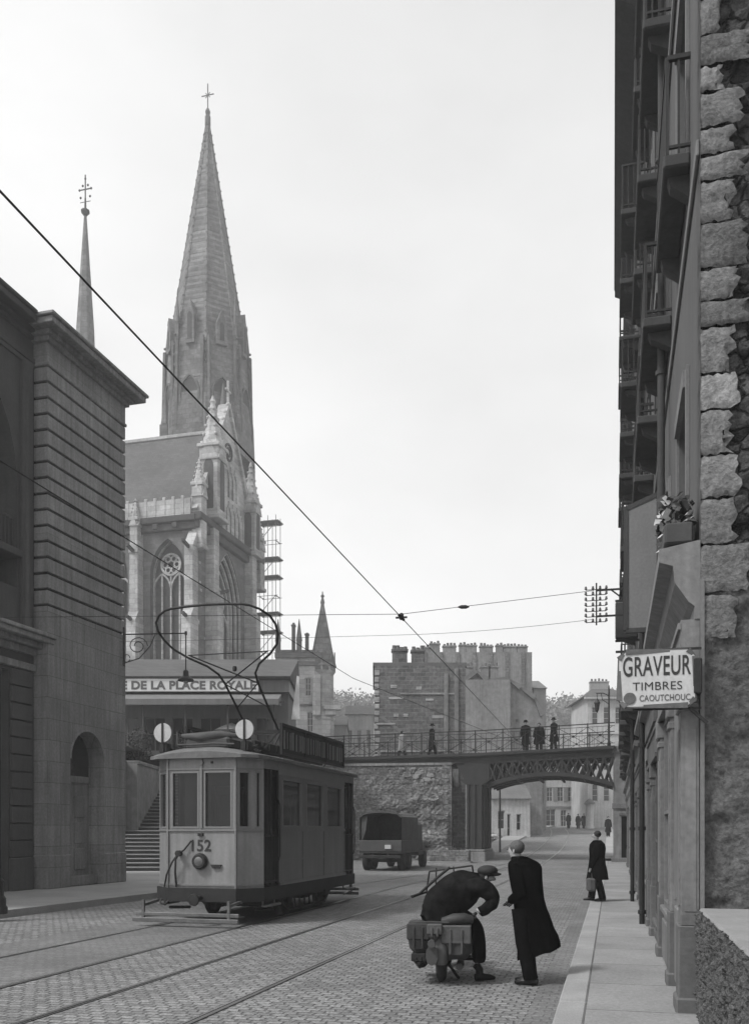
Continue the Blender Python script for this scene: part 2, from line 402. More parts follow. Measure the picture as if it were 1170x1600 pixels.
# right pavement: kerb stones and slabs
k = MB(); p = MB()
cR, sR = math.cos(RZ_R), math.sin(-RZ_R)
def SR(x, y, z=0): return (2.98+x*cR+y*sR, 8.49-x*sR+y*cR, z)
kx0 = -(2.98-(-.534+tR*8.49))*cR            # kerb line in the frame of the right-hand fronts
y = -9.0
while y < 48:
    L_ = R.uniform(1.0, 1.6); a, b = y+.006, y+L_-.006
    k.bbox(kx0, kx0+.27, a, b, -.1, .118+R.uniform(-.003, .003), .018); y += L_
for o_ in (k,): pass
k.build('kerb_right', m_kerb, None, (2.98, 8.49, 0), RZ_R, kind='structure')
p.box(kx0+.275, 3.0, -9, 46, -.1, .12)
p.build('pavement_right', m_slab, None, (2.98, 8.49, 0), RZ_R, kind='structure')
p2 = MB()
for a, b in zip([51]+YS[8:], YS[8:]):
    for (dx0, dx1, h0) in ((0, 3.2, .13),):
        p2.poly([(XR(a)+dx0, a, gz(a)+h0), (XR(a)+dx1, a, gz(a)+h0), (XR(b)+dx1, b, gz(b)+h0), (XR(b)+dx0, b, gz(b)+h0)])
        p2.poly([(XR(a), a, gz(a)-.1), (XR(b), b, gz(b)-.1), (XR(b), b, gz(b)+h0), (XR(a), a, gz(a)+h0)])
    xl = lambda q: .256*q-7.3
    p2.poly([(xl(a)-1.7, a, gz(a)+.13), (xl(a), a, gz(a)+.13), (xl(b), b, gz(b)+.13), (xl(b)-1.7, b, gz(b)+.13)])
    p2.poly([(xl(a), a, gz(a)-.1), (xl(b), b, gz(b)-.1), (xl(b), b, gz(b)+.13), (xl(a), a, gz(a)+.13)])
build_world(p2, 'pavement_beyond_bridge', m_pave, RZ_R, kind='structure')
gd = MB()
for a, b in zip(YS[1:8], YS[2:8]): gd.poly([(XR(a)-.32, a, .0035), (XR(a)+.01, a, .0035), (XR(b)+.01, b, .0035), (XR(b)-.26, b, .0035)])
build_world(gd, 'gutter', m_track, RZ_R, kind='structure')
# left pavement
KL = [(-14.0+.336*q, q) for q in (-8, 0, 8, 14, 19, 22, 25, 27)]+[(-12.1+.265*q, q) for q in (29.5, 33, 37)]+[(-2.9, 38.5), (-4, 39.2), (-16, 39.5)]
p3 = MB(); kk = MB()
for (xa, ya), (xb, yb) in zip(KL, KL[1:]):
    if ya < 37:
        p3.poly([(-24, ya, .15), (xa-.28, ya, .15), (xb-.28, yb, .15), (-24, yb, .15)])
    d = Vector((xb-xa, yb-ya)); nn = Vector((-d.y, d.x)).normalized()*.28
    kk.raw([(xa, ya, -.1), (xb, yb, -.1), (xb, yb, .155), (xa, ya, .155), (xa+nn.x, ya+nn.y, -.1), (xb+nn.x, yb+nn.y, -.1), (xb+nn.x, yb+nn.y, .155), (xa+nn.x, ya+nn.y, .155)],
           [(0, 1, 2, 3), (4, 5, 6, 7), (3, 2, 6, 7), (0, 3, 7, 4), (1, 2, 6, 5)])
p3.poly([(-24, 37, .15), (-2.6, 37, .15), (-3.2, 38.4, .15), (-4.2, 39.1, .15), (-24, 39.3, .15)])
build_world(p3, 'pavement_left', m_pave, RZ_L, kind='structure')
build_world(kk, 'kerb_left', m_kerb, RZ_L, kind='structure')
def rail(off, merge, label, inner):
    m_ = MB(); pts = []
    y = -6
    while y < 104:
        sh = 0
        if merge:
            t = min(max((y-30)/23, 0), 1); sh = 3.12*t*t*(3-2*t)
            if t >= .93: break
        pts.append((off+tL*y+sh-(.012*(y-60)**2*.1 if y > 60 else 0), y)); y += 2
    for (lo, hi, mi, z) in ((-.025, .025, 0, .011), (.025 if inner > 0 else -.05, .05 if inner > 0 else -.025, 1, .008), (.05 if inner > 0 else -.068, .068 if inner > 0 else -.05, 0, .010)):
        for (xa, ya), (xb, yb) in zip(pts, pts[1:]):
            m_.poly([(xa+lo, ya, gz(ya)+z), (xa+hi, ya, gz(ya)+z), (xb+hi, yb, gz(yb)+z), (xb+lo, yb, gz(yb)+z)], mi)
    m_.build('tram_rail', [m_rail, m_groove], label=label, cat='rail', group='grooved tram rails laid in the setts')
tp = MB()
for a, b in zip(range(-6, 32, 2), range(-4, 34, 2)):
    L_ = lambda y: max(-9.75+tL*y, -13.98+.336*y+.02) if y < 27 else -9.75+tL*y
    tp.poly([(L_(a), a, .0035), (-7.02+tL*a, a, .0035), (-7.02+tL*b, b, .0035), (L_(b), b, .0035)])
build_world(tp, 'road_track_bed', m_track, RZ_L, kind='structure')
rail(-8.75, True, 'grooved steel rail in the setts nearest the left kerb, under the tram', 1)
rail(-7.05, True, 'grooved steel rail in the setts running out from under the right wheels of the tram', -1)
rail(-5.61, False, 'left rail of the empty track to the right of the tram', 1)
rail(-4.0, False, 'rail of the empty track that runs up to the motorcycle', -1)
# ============================================================ right-hand street front
def SRW(px, Y): return px
EAVE = 20.0
bA = thing('town_house', 'tall corner town house at the right edge with raw stone side wall and quoins', 'house', (2.98, 8.49, 0), RZ_R)
LA = 12.3
TF = lambda dx=0, dy=0: (lambda a, z, q: (dx+q, dy+a, z))          # facade towards the street: along = local y, depth = +x
def front(parent, y0, y1, ztop, zbase, wins, mat, xoff=0, shutters=True, balc=None, par_label=None):
    mb = MB(); T = TF(xoff, 0)
    facade(mb, y1, ztop, wins, .24, T, 0, 0, x0=y0, z0=zbase)
    mb.build('facade', mat, parent)
    for o in wins: window(o, T, .2, parent, m_frame, m_glassd, (2, 3), .06)
    for o in wins:                                                    # raised stone surrounds
        tr = MB(); a, b, c, d = o[:4]
        tr.box(xoff-.035, xoff-.002, a-.16, a-.002, c, d+.16); tr.box(xoff-.035, xoff-.002, b+.002, b+.16, c, d+.16); tr.box(xoff-.06, xoff-.002, a-.002, b+.002, d+.002, d+.18)
        tr.build('window_surround', m_plaster3, parent)
def balcony(parent, y0, y1, z, proj, xoff=0, name='balcony', dense=True, h=1.0):
    s_ = MB(); s_.bbox(xoff-proj, xoff-.002, y0, y1, z-.14, z, .02)
    for yy in (y0+.15, y1-.3): s_.prism([(0, 0), (proj*.8, 0), (proj*.7, -.1), (0, -.24)], lambda a, b, t, yy=yy: (xoff-.002-a, yy+.15*t, z-.142+b))
    b_ = s_.build(name, m_plaster2, parent)
    q = MB(); x = xoff-proj+.04
    q.bar((x, y0+.03, z+h), (x, y1-.03, z+h), .045); q.bar((x, y0+.03, z+.08), (x, y1-.03, z+.08), .03)
    for yy in (y0+.03, y1-.03):
        q.bar((x, yy, z+h), (xoff, yy, z+h), .045); q.bar((x, yy, z+.08), (xoff, yy, z+.08), .03); q.bar((x, yy, z), (x, yy, z+h), .035)
    n = int((y1-y0)/.075)
    for i in range(1, n):
        yy = y0+(y1-y0)*i/n; q.bar((x, yy, z+.08), (x, yy, z+h), .022)
        if i % 2 and dense: q.lathe([(.05, -.008), (.05, .008)], (x, yy+.05, z+.5), 8, ax='x'); q.lathe([(.045, -.008), (.045, .008)], (x, yy+.05, z+.28), 8, ax='x')
    for i in range(1, 4 if proj > .3 else 2):
        xx = x+(proj-.04)*i/(4 if proj > .3 else 2)
        for yy in (y0+.03, y1-.03): q.bar((xx, yy, z), (xx, yy, z+h), .022)
    q.build('railing', m_iron, b_)
floorsA = [(4.75, 6.5), (8.82, 11.0), (12.9, 15.1), (16.5, 18.4)]
wA = [(a, a+1.35, z0, z1) for (z0, z1) in floorsA for a in (1.38, 4.5, 7.6, 10.3)]
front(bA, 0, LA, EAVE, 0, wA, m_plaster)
for a in (1.38, 4.5, 7.6, 10.3):
    for z0, z1 in floorsA[1:]: balcony(bA, a-.3, a+1.6, z0-.02, .27 if a < 3 else .38)
s_ = MB(); s_.bbox(-.035, -.002, 0.02, LA, 8.0, 8.15, .01); s_.bbox(-.05, -.002, 0.02, LA, 12.15, 12.35, .02); s_.build('string_course', m_plaster3, bA)
s_ = MB()                                                             # eaves
s_.prism([(0, 0), (-.3, .02), (-.62, .3), (-.68, .3), (-.68, .5), (0, .5)], lambda a, b, t: (a, .001+t*(LA-.01), EAVE-.02+b)); s_.build('eaves', m_plaster2, bA)
s_ = MB(); s_.prism([(-.7, 0), (5, 4.5), (10.7, 0)], lambda a, b, t: (a, t*LA, EAVE+.49+b)); s_.build('roof', m_slate, bA)
# side wall that faces us: quoins, rubble panel with dark joist recesses, plinth
s_ = MB()
def rubble_grid(mb, x0, x1, z0, z1, st, amp, y=0, mi=0, seed=0, holes=()):
    nx, nz_ = int((x1-x0)/st), int((z1-z0)/st); vs = []
    for j in range(nz_+1):
        for i in range(nx+1):
            X = x0+(x1-x0)*i/nx; Z = z0+(z1-z0)*j/nz_
            c_ = noise.cell(Vector((X*4.3+noise.noise(Vector((X*5, Z*5, seed)))*.8, Z*5.2+noise.noise(Vector((X*5, Z*5, 9+seed)))*.8, seed)))
            h = noise.noise(Vector((X*7, Z*7, seed)))*.6+noise.noise(Vector((X*19, Z*19, seed)))*.5+noise.noise(Vector((X*45, Z*45, seed)))*.3+(c_-.5)*.9
            dd = 0
            for (hx0, hx1, hz0, hz1) in holes:
                if hx0 < X < hx1 and hz0 < Z < hz1: dd = .35
            vs.append((X, y-amp*h+dd, Z))
    mb.raw(vs, [(j*(nx+1)+i, j*(nx+1)+i+1, (j+1)*(nx+1)+i+1, (j+1)*(nx+1)+i) for j in range(nz_) for i in range(nx)], mi, True)
holesA = [(.26, .85, 8.63, 8.93), (.24, .85, 8.07, 8.42), (.3, .9, 10.2, 10.6)]
rubble_grid(s_, .04, 1.7, 4.12, 10.2, .027, .045, .05, holes=holesA)
s_.build('side_wall', m_rubble, bA)
s_ = MB(); rubble_grid(s_, .02, 1.7, 1.0, 4.16, .03, .03, .05, seed=5); s_.build('side_wall_rendered', m_render, bA)
s_ = MB(); s_.box(1.68, 10, .04, .4, 0, EAVE); s_.box(.02, 1.7, .14, .5, 0, EAVE+.0); s_.prism([(0, 0), (5, 4.4), (10, 0)], lambda a, b, t: (a, .15+.3*t, EAVE+b)); s_.box(9.7, 10, .41, LA, 0, EAVE); s_.box(0.26, 10, LA-.3, LA, 0, EAVE)
s_.build('rear_wall', m_rubble, bA)
s_ = MB(); z = 3.55; i = 0
while z < 10.4:
    h = R.uniform(.24, .46); w_ = (.38 if i % 2 else .24)+R.uniform(-.08, .09)
    # rough-edged block: a displaced face on a chamfered box
    nx = 9; nzz = 8; vs = []
    for jj in range(nzz+1):
        for ii in range(nx+1):
            u, v = ii/nx, jj/nzz
            X = w_*u; Z = z+.012+(h-.024)*v
            e = min(u*w_/.03 if ii < 99 else 1, (1-u)*w_/.03, v*h/.03, (1-v)*h/.03); e = min(max(e, 0), 1)
            if ii == 0: e = min(v*h/.03, (1-v)*h/.03, 1)
            if ii >= nx-1: X += R.uniform(-.05, .04)
            if jj in (0, nzz): Z += R.uniform(-.012, .012)
            n_ = noise.noise(Vector((X*12, Z*12, i)))*.012+noise.noise(Vector((X*35, Z*35, i)))*.006
            vs.append((X, .022-.018*e-n_*1.7, Z))
    s_.raw(vs, [(q*(nx+1)+t, q*(nx+1)+t+1, (q+1)*(nx+1)+t+1, (q+1)*(nx+1)+t) for q in range(nzz) for t in range(nx)], R.choice((0, 0, 1, 2)), True)
    s_.poly([vs[q*(nx+1)] for q in range(nzz+1)]+[(0, .3, z+h-.012), (0, .3, z+.012)])
    z += h; i += 1
s_.build('quoin_blocks', [m_quoin, m_quoin2, m_quoin3], bA)
s_ = MB(); s_.box(-.001, .035, -.015, .14, 0.9, 4.1); s_.build('corner_strip', m_plaster3, bA)
# shop front A (cornice, frieze, pilasters, windows, door)
def shop(parent, y0, y1, mods, zc, mat, x=-.17, corn=True):
    c_ = MB(); a, b = y0, y1
    c_.prism([(0, 0), (-.05, 0), (-.05, .12), (-.10, .16), (-.22, .34), (-.24, .5), (-.36, .54), (-.36, .66), (-.02, .72), (0, .72)] if corn else
             [(0, 0), (-.05, 0), (-.05, .35), (-.15, .4), (-.15, .5), (0, .5)], lambda q, r_, t: (q+(.0 if corn else x), a+t*(b-a), zc+r_))
    c_.build('shop_cornice', mat, parent)
    f = MB(); f.box(x, -.003, y0+.01, y1-.01, zc-.48, zc-.002); f.box(x-.03, x-.001, y0, y1, zc-.5, zc-.44); f.box(x-.025, x-.001, y0, y1, zc-.09, zc-.03); f.build('fascia', mat, parent)
    zt = zc-.502
    for kind_, a, b in mods:
        m_ = MB()
        if kind_ == 'pil':
            m_.bbox(x-.0, -.003, a, b, .92, zt, .008); m_.bbox(x-.02, -.003, a-.012, b+.012, .10, .92, .01, 1); m_.bbox(x-.045, -.003, a-.03, b+.03, 0.05, .26, .02, 1)
            m_.bbox(x-.04, -.003, a-.02, b+.02, zt-.22, zt-.003, .015); m_.bbox(x-.025, -.003, a-.01, b+.01, zt-.34, zt-.26, .01)
            m_.bbox(x-.014, x+.01, a+.06, b-.06, 1.1, zt-.5, .006)
            m_.bbox(x+.035, -.03, a-.007, a+.02, 1.05, zt-.5, .004)
            m_.build('pilaster', [mat, m_shopbase], parent)
        elif kind_ in ('win', 'tall'):
            zs = .75 if kind_ == 'win' else .35
            m_.bbox(x+.05, -.003, a, b, .05, zs, .01); m_.bbox(x+.02, x+.06, a+.08, b-.08, .15, zs-.1, .008)
            m_.bbox(x+.0, -.003, a, b, zs, zs+.07, .01)
            m_.build('stall_riser', mat, parent)
            window((a, b, zs+.07, zt), lambda p_, z, q: (x+.02+q, p_, z), .08, parent, mat, m_glassd, (max(1, round((b-a)/1.2)), 2), .07, name='shop_window')
        elif kind_ == 'panel':
            m_.bbox(x+.06, -.003, a, b, .05, zt, .01); m_.bbox(x+.03, x+.07, a+.1, b-.1, .2, 1.0, .012); m_.bbox(x+.03, x+.07, a+.1, b-.1, 1.1, zt-.1, .012)
            m_.build('shutter_panel', mat, parent)
        elif kind_ == 'door':
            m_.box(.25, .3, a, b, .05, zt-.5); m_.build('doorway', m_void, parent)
            m_ = MB(); m_.box(x+.05, -.003, a, b, zt-.5, zt); m_.box(-.003, .25, a, a+.02, .05, zt-.5); m_.box(-.003, .25, b-.02, b, .05, zt-.5); m_.build('door_head', mat, parent)
            m_ = MB(); m_.bbox(.16, .2, a+.03, b-.02, .12, zt-.52, .01)
            for zz in (.2, 1.1): m_.bbox(.14, .17, a+.15, b-.15, zz, zz+.75, .01)
            m_.build('door', m_wood_d, parent)
shop(bA, 0.0, 4.6, [('pil', .02, .36), ('panel', .37, 1.55), ('pil', 1.56, 1.84), ('win', 1.85, 3.9), ('pil', 3.92, 4.3)], 3.74, m_shop)
shop(bA, 4.72, 8.3, [('tall', 4.95, 6.4), ('pil', 6.42, 6.72), ('door', 6.75, 7.9), ('pil', 7.95, 8.25)], 3.35, m_shop2, corn=False)
shop(bA, 8.45, LA-.1, [('pil', 8.5, 8.8), ('win', 8.82, 10.3), ('pil', 10.32, 10.6), ('door', 10.62, 11.7), ('pil', 11.72, 12.1)], 3.5, m_shop, corn=False)
s_ = MB(); s_.tube([(-.12, 4.66, .2), (-.12, 4.66, 6.0), (-.10, 4.66, 19.8)], .055, 8)
for z in (2.2, 5.2, 8.2, 11.2, 14.2, 17.2): s_.lathe([(.075, 0), (.075, .06)], (-.12, 4.66, z), 8)
s_.build('drainpipe', m_plaster2, bA)
# plants and a cloth left on the shop cornice
t = thing('flower_trough', 'trough of pale flowers and a hanging cloth on the shop cornice at the corner', 'planter', SR(-.17, .45, 4.465), RZ_R)
s_ = MB(); s_.bbox(-.14, .12, -.38, .5, 0, .2, .02); s_.build('trough', m_wood_d, t)
s_ = MB()
for i in range(240):
    c = Vector((R.uniform(-.16, .13), R.uniform(-.38, .5), .2+R.random()**1.6*.28)); q = R.uniform(.025, .06)
    a = Vector((R.uniform(-1, 1), R.uniform(-1, 1), R.uniform(-1, 1))).normalized()*q; b = a.orthogonal().normalized()*q*.7
    s_.poly([c-a-b, c+a-b, c+a+b, c-a+b], 0 if R.random() < .5 else 1)
s_.build('flowers', [m_cloth, m_leaf], t)
# houses B, C, D further along
def rowhouse(name, label, y0, y1, xoff, eave, ez, mat, floors, wy, shops, seed, balc=.5, zshop=3.3, proj=.34):
    b_ = thing(name, label, 'house', SR(0, y0, 0), RZ_R); L_ = y1-y0
    wins = [(a, a+1.1, z0, z1) for (z0, z1) in floors for a in wy]
    front(b_, 0, L_, ez, 0, wins, mat, xoff)
    for a in wy:
        for (z0, z1) in floors: balcony(b_, a-.3, a+1.4, z0-.02, balc, xoff)
    s_ = MB(); s_.prism([(0, 0), (-.1, 0), (eave, .28), (eave, .5), (0, .5)], lambda a, b, t: (xoff+a, .002+t*(L_-.004), ez-.02+b)); s_.build('eaves', m_plaster2, b_)
    s_ = MB(); s_.prism([(eave-.02, 0), (5, 4), (10, 0)], lambda a, b, t: (xoff+a, t*L_, ez+.49+b)); s_.build('roof', m_slate, b_)
    s_ = MB(); s_.box(xoff+.005, 9, .003, .3, 0, ez); s_.box(xoff+.26, 9, L_-.3, L_-.003, 0, ez); s_.box(8.8, 9, .3, L_-.3, 0, ez); s_.build('wall', m_rubble, b_)
    shop(b_, .1, L_-.1, shops, zshop, m_shop2 if seed % 2 else m_shop, x=xoff-.12, corn=False)
    return b_
fB = [(4.7, 6.7), (8.4, 10.5), (12.2, 14.2), (16.2, 18.0)]
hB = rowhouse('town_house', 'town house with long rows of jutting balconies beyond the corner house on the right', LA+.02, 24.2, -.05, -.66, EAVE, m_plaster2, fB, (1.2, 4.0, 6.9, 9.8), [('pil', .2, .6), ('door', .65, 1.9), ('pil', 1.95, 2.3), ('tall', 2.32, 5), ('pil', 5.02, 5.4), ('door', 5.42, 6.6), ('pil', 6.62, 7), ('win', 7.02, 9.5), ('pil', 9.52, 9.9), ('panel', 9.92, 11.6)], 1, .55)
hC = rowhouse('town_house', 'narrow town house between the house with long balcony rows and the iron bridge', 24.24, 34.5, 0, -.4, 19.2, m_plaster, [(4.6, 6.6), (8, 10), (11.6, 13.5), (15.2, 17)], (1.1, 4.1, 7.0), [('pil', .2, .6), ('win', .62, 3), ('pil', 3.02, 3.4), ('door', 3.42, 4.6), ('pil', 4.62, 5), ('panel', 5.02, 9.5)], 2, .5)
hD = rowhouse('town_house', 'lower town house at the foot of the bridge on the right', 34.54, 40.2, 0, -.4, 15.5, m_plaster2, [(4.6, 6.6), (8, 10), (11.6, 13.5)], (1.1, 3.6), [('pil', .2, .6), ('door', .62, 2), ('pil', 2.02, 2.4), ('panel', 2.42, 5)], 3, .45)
for yy, lab in ((8.36, 'dark cast drainpipe between the first two shopfronts on the right'), (LA+1.5, 'thin drainpipe down the second house, beyond the dark doorway')):
    s_ = MB(); s_.tube([(0, 0, .12), (0, 0, 5.4)], .05, 8)
    for z in (.3, 1.8, 3.3): s_.lathe([(.07, 0), (.07, .07)], (0, 0, z), 8)
    s_.lathe([(.09, 5.4), (.13, 5.6), (.13, 5.75)], (0, 0, 0), 8)
    s_.build('drainpipe', m_iron, None, SR(-.27 if yy < 9 else -.33, yy, 0), RZ_R, label=lab, cat='pipe')
# blank projecting panel sign
t = thing('blank_signboard', 'tall blank grey signboard standing out from the wall above the shops', 'signboard', SR(-.1, 5.7, 4.85), RZ_R)
s_ = MB(); s_.prism([(-.48, 0), (0, .0), (.0, 2.05), (-.48, 1.86)], lambda a, b, q: (a, q*.05, b)); s_.build('panel', m_panel, t)
s_ = MB()
for a, b in (((-.48, 0), (0, 0)), ((0, 0), (0, 2.05)), ((0, 2.05), (-.48, 1.86)), ((-.48, 1.86), (-.48, 0))): s_.bar((a[0], .025, a[1]), (b[0], .025, b[1]), .07)
for z in (.3, 1.7): s_.bar((0, .025, z), (.12, .025, z), .04)
s_.build('frame', m_plaster2, t)
# dark sign box further along
t = thing('sign_box', 'dark boxy shop sign hanging off the wall just above and behind the white lettered sign', 'signboard', SR(-.1, 13.6, 6.3), RZ_R)
s_ = MB(); s_.bbox(-.62, -.1, -.1, .1, 0, .86, .03); s_.build('box', m_wood_d, t)
s_ = MB(); s_.bar((-.62, 0, .9), (.1, 0, .9), .05); s_.bar((-.62, 0, -.04), (.1, 0, -.04), .05); s_.build('bracket', m_iron, t)
# lettered sign
sg = thing('shop_sign', 'pale eight-sided hanging sign lettered GRAVEUR TIMBRES CAOUTCHOUC', 'sign', SR(0, -.17, 0)[:2]+(2.93,), RZ_R)
W_, H_ = .66, .5; cz = .06
octo = [(-W_+cz, 0), (-cz, 0), (0, cz), (0, H_-cz), (-cz, H_), (-W_+cz, H_), (-W_, H_-cz), (-W_, cz)]
s_ = MB(); s_.prism(octo, lambda a, b, q: (a-.06, q*.03, b)); s_.build('board', m_sign, sg)
s_ = MB(); s_.prism(octo, lambda a, b, q: (a-.04, .1+q*.03, b+.004)); s_.build('back_board', m_sign, sg)
s_ = MB()
for i in range(8):
    a, b = octo[i], octo[(i+1) % 8]; s_.bar((a[0]-.06, .015, a[1]), (b[0]-.06, .015, b[1]), .022, .05)
s_.build('rim', m_shop2, sg)
s_ = MB(); s_.bar((-.75, .065, H_+.02), (.0, .065, H_+.02), .02); s_.bar((-.1, .065, -.02), (.05, .065, -.16), .03); s_.bar((-.6, .065, -.02), (.0, .065, -.02), .02); s_.bbox(-.07, 0, -.02, .16, .1, .42, .01); s_.build('bracket', m_iron, sg)
text('GRAVEUR', .59, .18, lambda a, b, e: (-W_-.06+.035+a, -e, .275+b), 'lettering', m_ink, sg, .004, .012)
text('TIMBRES', .43, .075, lambda a, b, e: (-W_-.06+.12+a, -e, .145+b), 'lettering', m_ink, sg, .004, .0)
text('CAOUTCHOUC', .44, .058, lambda a, b, e: (-W_-.06+.18+a, -e, .045+b), 'lettering', m_shop2, sg, .004, .012)
s_ = MB(); s_.lathe([(.055, -.006), (.055, 0)], (-W_+.035, -.001, .075), 16, ax='y'); s_.build('emblem', m_shop2, sg)
# low roughcast wall running towards us, with its pale cap and raised ground
t = thing('low_wall', 'knee-high roughcast wall with a pale concrete top in the bottom right corner', 'wall', (2.98, 8.49, 0), RZ_R)
s_ = MB(); st = .02; x0, x1 = -6.0, -.03; nx, nz_ = int((x1-x0)/st), int(1.02/st); vs = []
for j in range(nz_+1):
    for i in range(nx+1):
        Y = x0+(x1-x0)*i/nx; Z = .06+1.02*j/nz_
        h = max(noise.noise(Vector((Y*17, Z*17, 3))), -.1)*1.3+noise.noise(Vector((Y*40, Z*40, 8)))*.8+noise.noise(Vector((Y*4, Z*4, 1)))*.6
        vs.append((-.03-.038*h, Y, Z))
s_.raw(vs, [(j*(nx+1)+i, j*(nx+1)+i+1, (j+1)*(nx+1)+i+1, (j+1)*(nx+1)+i) for j in range(nz_) for i in range(nx)], 0, False)
s_.build('roughcast_face', m_rough, t)
s_ = MB(); s_.bbox(-.015, .6, -6.0, -.02, .9, 1.09, .02); s_.build('cap', m_conc, t)
s_ = MB(); s_.box(.6, 14, -9, .03, -.1, 1.07); s_.build('raised_ground', m_pave, None, (2.98, 8.49, 0), RZ_R, kind='structure')
# insulator rack
t = thing('insulator_rack', 'rack of small glass insulators held out from the wall high above the signs', 'insulator rack', SR(-.52, 13.0, 6.48), RZ_R)
s_ = MB()
s_.bar((0, 0, .0), (0, 0, 1.15), .07); s_.bar((.0, 0, 1.0), (.55, 0, 1.0), .05); s_.bar((0, 0, .1), (.55, 0, .1), .05); s_.bar((.35, 0, .0), (.35, 0, 1.2), .05)
s_.bar((-.62, 0, .85), (.1, 0, .85), .04); s_.bar((-.62, 0, .25), (.1, 0, .25), .04); s_.bar((-.62, 0, .05), (-.62, 0, 1.02), .035); s_.bar((0, 0, .6), (-.3, 0, .85), .03)
for i in range(7): s_.bar((-.86, 0, .12+i*.125), (-.4, 0, .12+i*.125), .016)
s_.build('bracket', m_iron, t)
for i in range(7):
    for x in (-.86, -.7, -.54, -.4):
        s_ = MB(); z = .125+i*.125
        s_.lathe([(.012, 0), (.03, .01), (.034, .03), (.02, .04), (.028, .055), (.02, .075), (.008, .08)], (x, 0, z), 8); s_.build('insulator', m_insul, t)
# ============================================================ left corner building (rusticated wing and arcaded front)
RZ_B = -math.atan(.275); BO = (-9.15, 26.0, .15)
cB, sB = math.cos(RZ_B), math.sin(-RZ_B)
lb = thing('public_building', 'dark stone building with a grooved corner block and an arched doorway, on the left edge', 'building', BO, RZ_B)
H0 = 7.98; CH = .448; WL = 4.15
s_ = MB(); T = lambda a, z, q: (-q, a, z)
op = [(1.09, 2.88, 0, 4.65, 'round')]
facade(s_, WL, H0-.03, op, .55, T, 0, 0)
s_.poly([(0, 0, 0), (-.46, 0, 0), (-.46, 0, H0-.03), (0, 0, H0-.03)]); s_.poly([(0, WL, 0), (-9, WL, 0), (-9, WL, H0), (0, WL, H0)])
s_.build('wall', m_ashjoint, lb)
s_ = MB(); s_.box(-9, -.09, .09, WL-.09, H0-.03, 15.4); s_.build('core', m_void, lb)
s_ = MB()
for i in range(15):
    z0 = H0+i*CH; s_.bbox(-.46, 0, 0, WL, z0+.04, z0+CH-.035, .012); 
s_.build('rusticated_courses', m_ash, lb)
s_ = MB(); zt = H0+15*CH
s_.bbox(-.47, .0, 0, WL, zt+.02, 15.42, .01); s_.bbox(-.5, .04, -.04, WL+.04, zt+.0, zt+.1, .02)
for (e, a, b) in ((.1, 15.36, 15.5), (.22, 15.5, 15.62), (.48, 15.62, 15.8), (.55, 15.8, 15.9)):
    s_.bbox(-9, e, -e, WL+e, a+.001, b, .02)
s_.build('cornice', m_ash, lb)
s_ = MB(); s_.bbox(-.49, .03, -.03, 1.08, 0.0, .95, .02); s_.build('plinth', m_ashjoint, lb); s_ = MB(); s_.bbox(-.49, .03, 2.89, WL+.02, 0, .95, .02); s_.build('plinth', m_ashjoint, lb)
s_ = MB()
for (a, b) in ((1.0, 1.09),):
    P = arch_pts(1.09, 2.88, 0, 4.65, 'round')[1:-1]
for p_, q_ in zip(P, P[1:]):
    s_.bar((.0, p_[0], p_[1]), (.0, q_[0], q_[1]), .05)
s_.build('arch_moulding', m_ash, lb)
d_ = MB(); d_.box(-.58, -.52, 1.1, 2.87, .28, 3.1); d_.box(-.52, -.47, 1.1, 2.87, 3.1, 3.3)
for zz in (.45, 1.25, 2.05): d_.bbox(-.53, -.49, 1.3, 1.9, zz, zz+.65, .015); d_.bbox(-.53, -.49, 2.05, 2.65, zz, zz+.65, .015)
d_.box(-.56, -.2, 1.1, 2.87, .0, .28)
dd = d_.build('door', m_ash, lb)
d_ = MB(); d_.poly([(-.54, a, b) for a, b in arch_pts(1.09, 2.88, 3.3, 4.65, 'round')]); d_.build('fanlight', m_glassd, dd)
# arcaded front towards us (only its last bay shows)
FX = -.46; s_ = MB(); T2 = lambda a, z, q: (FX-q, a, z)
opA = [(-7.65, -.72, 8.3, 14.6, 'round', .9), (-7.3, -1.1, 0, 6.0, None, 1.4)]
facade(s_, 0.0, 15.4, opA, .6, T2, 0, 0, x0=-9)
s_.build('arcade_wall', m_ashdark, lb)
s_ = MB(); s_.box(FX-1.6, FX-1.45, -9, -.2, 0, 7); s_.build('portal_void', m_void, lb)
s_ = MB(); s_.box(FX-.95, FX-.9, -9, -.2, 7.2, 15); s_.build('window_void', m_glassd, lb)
s_ = MB()
for (e, a, b) in ((.1, 15.36, 15.5), (.22, 15.5, 15.62), (.48, 15.62, 15.8), (.55, 15.8, 15.9)): s_.bbox(FX-5, FX+e, -9, -e-.01, a+.031, b+.03, .02)
s_.bbox(FX, FX+.08, -9, -.02, 14.75, 14.9, .02); s_.bbox(FX, FX+.05, -9, -.02, 14.62, 14.75, .01)
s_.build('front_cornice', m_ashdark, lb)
s_ = MB()
for (e, a, b) in ((.12, 6.55, 6.75), (.3, 6.75, 6.9), (.5, 6.9, 7.05), (.56, 7.05, 7.16), (.1, 6.1, 6.3)): s_.bbox(FX-.02, FX+e, -9, .0-.02+e*.6, a, b, .02)
s_.build('entablature', m_ash, lb)
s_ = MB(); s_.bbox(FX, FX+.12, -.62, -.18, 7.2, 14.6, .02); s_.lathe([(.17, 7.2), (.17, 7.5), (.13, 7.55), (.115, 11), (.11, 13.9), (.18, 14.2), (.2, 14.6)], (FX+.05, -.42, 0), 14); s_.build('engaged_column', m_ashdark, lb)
s_ = MB()
for i in range(11): s_.bbox(FX, FX+.1, -1.05, -.2, .9+i*.47+.02, .9+(i+1)*.47-.02, .015)
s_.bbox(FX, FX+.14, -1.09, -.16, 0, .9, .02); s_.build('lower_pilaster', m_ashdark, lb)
s_ = MB()
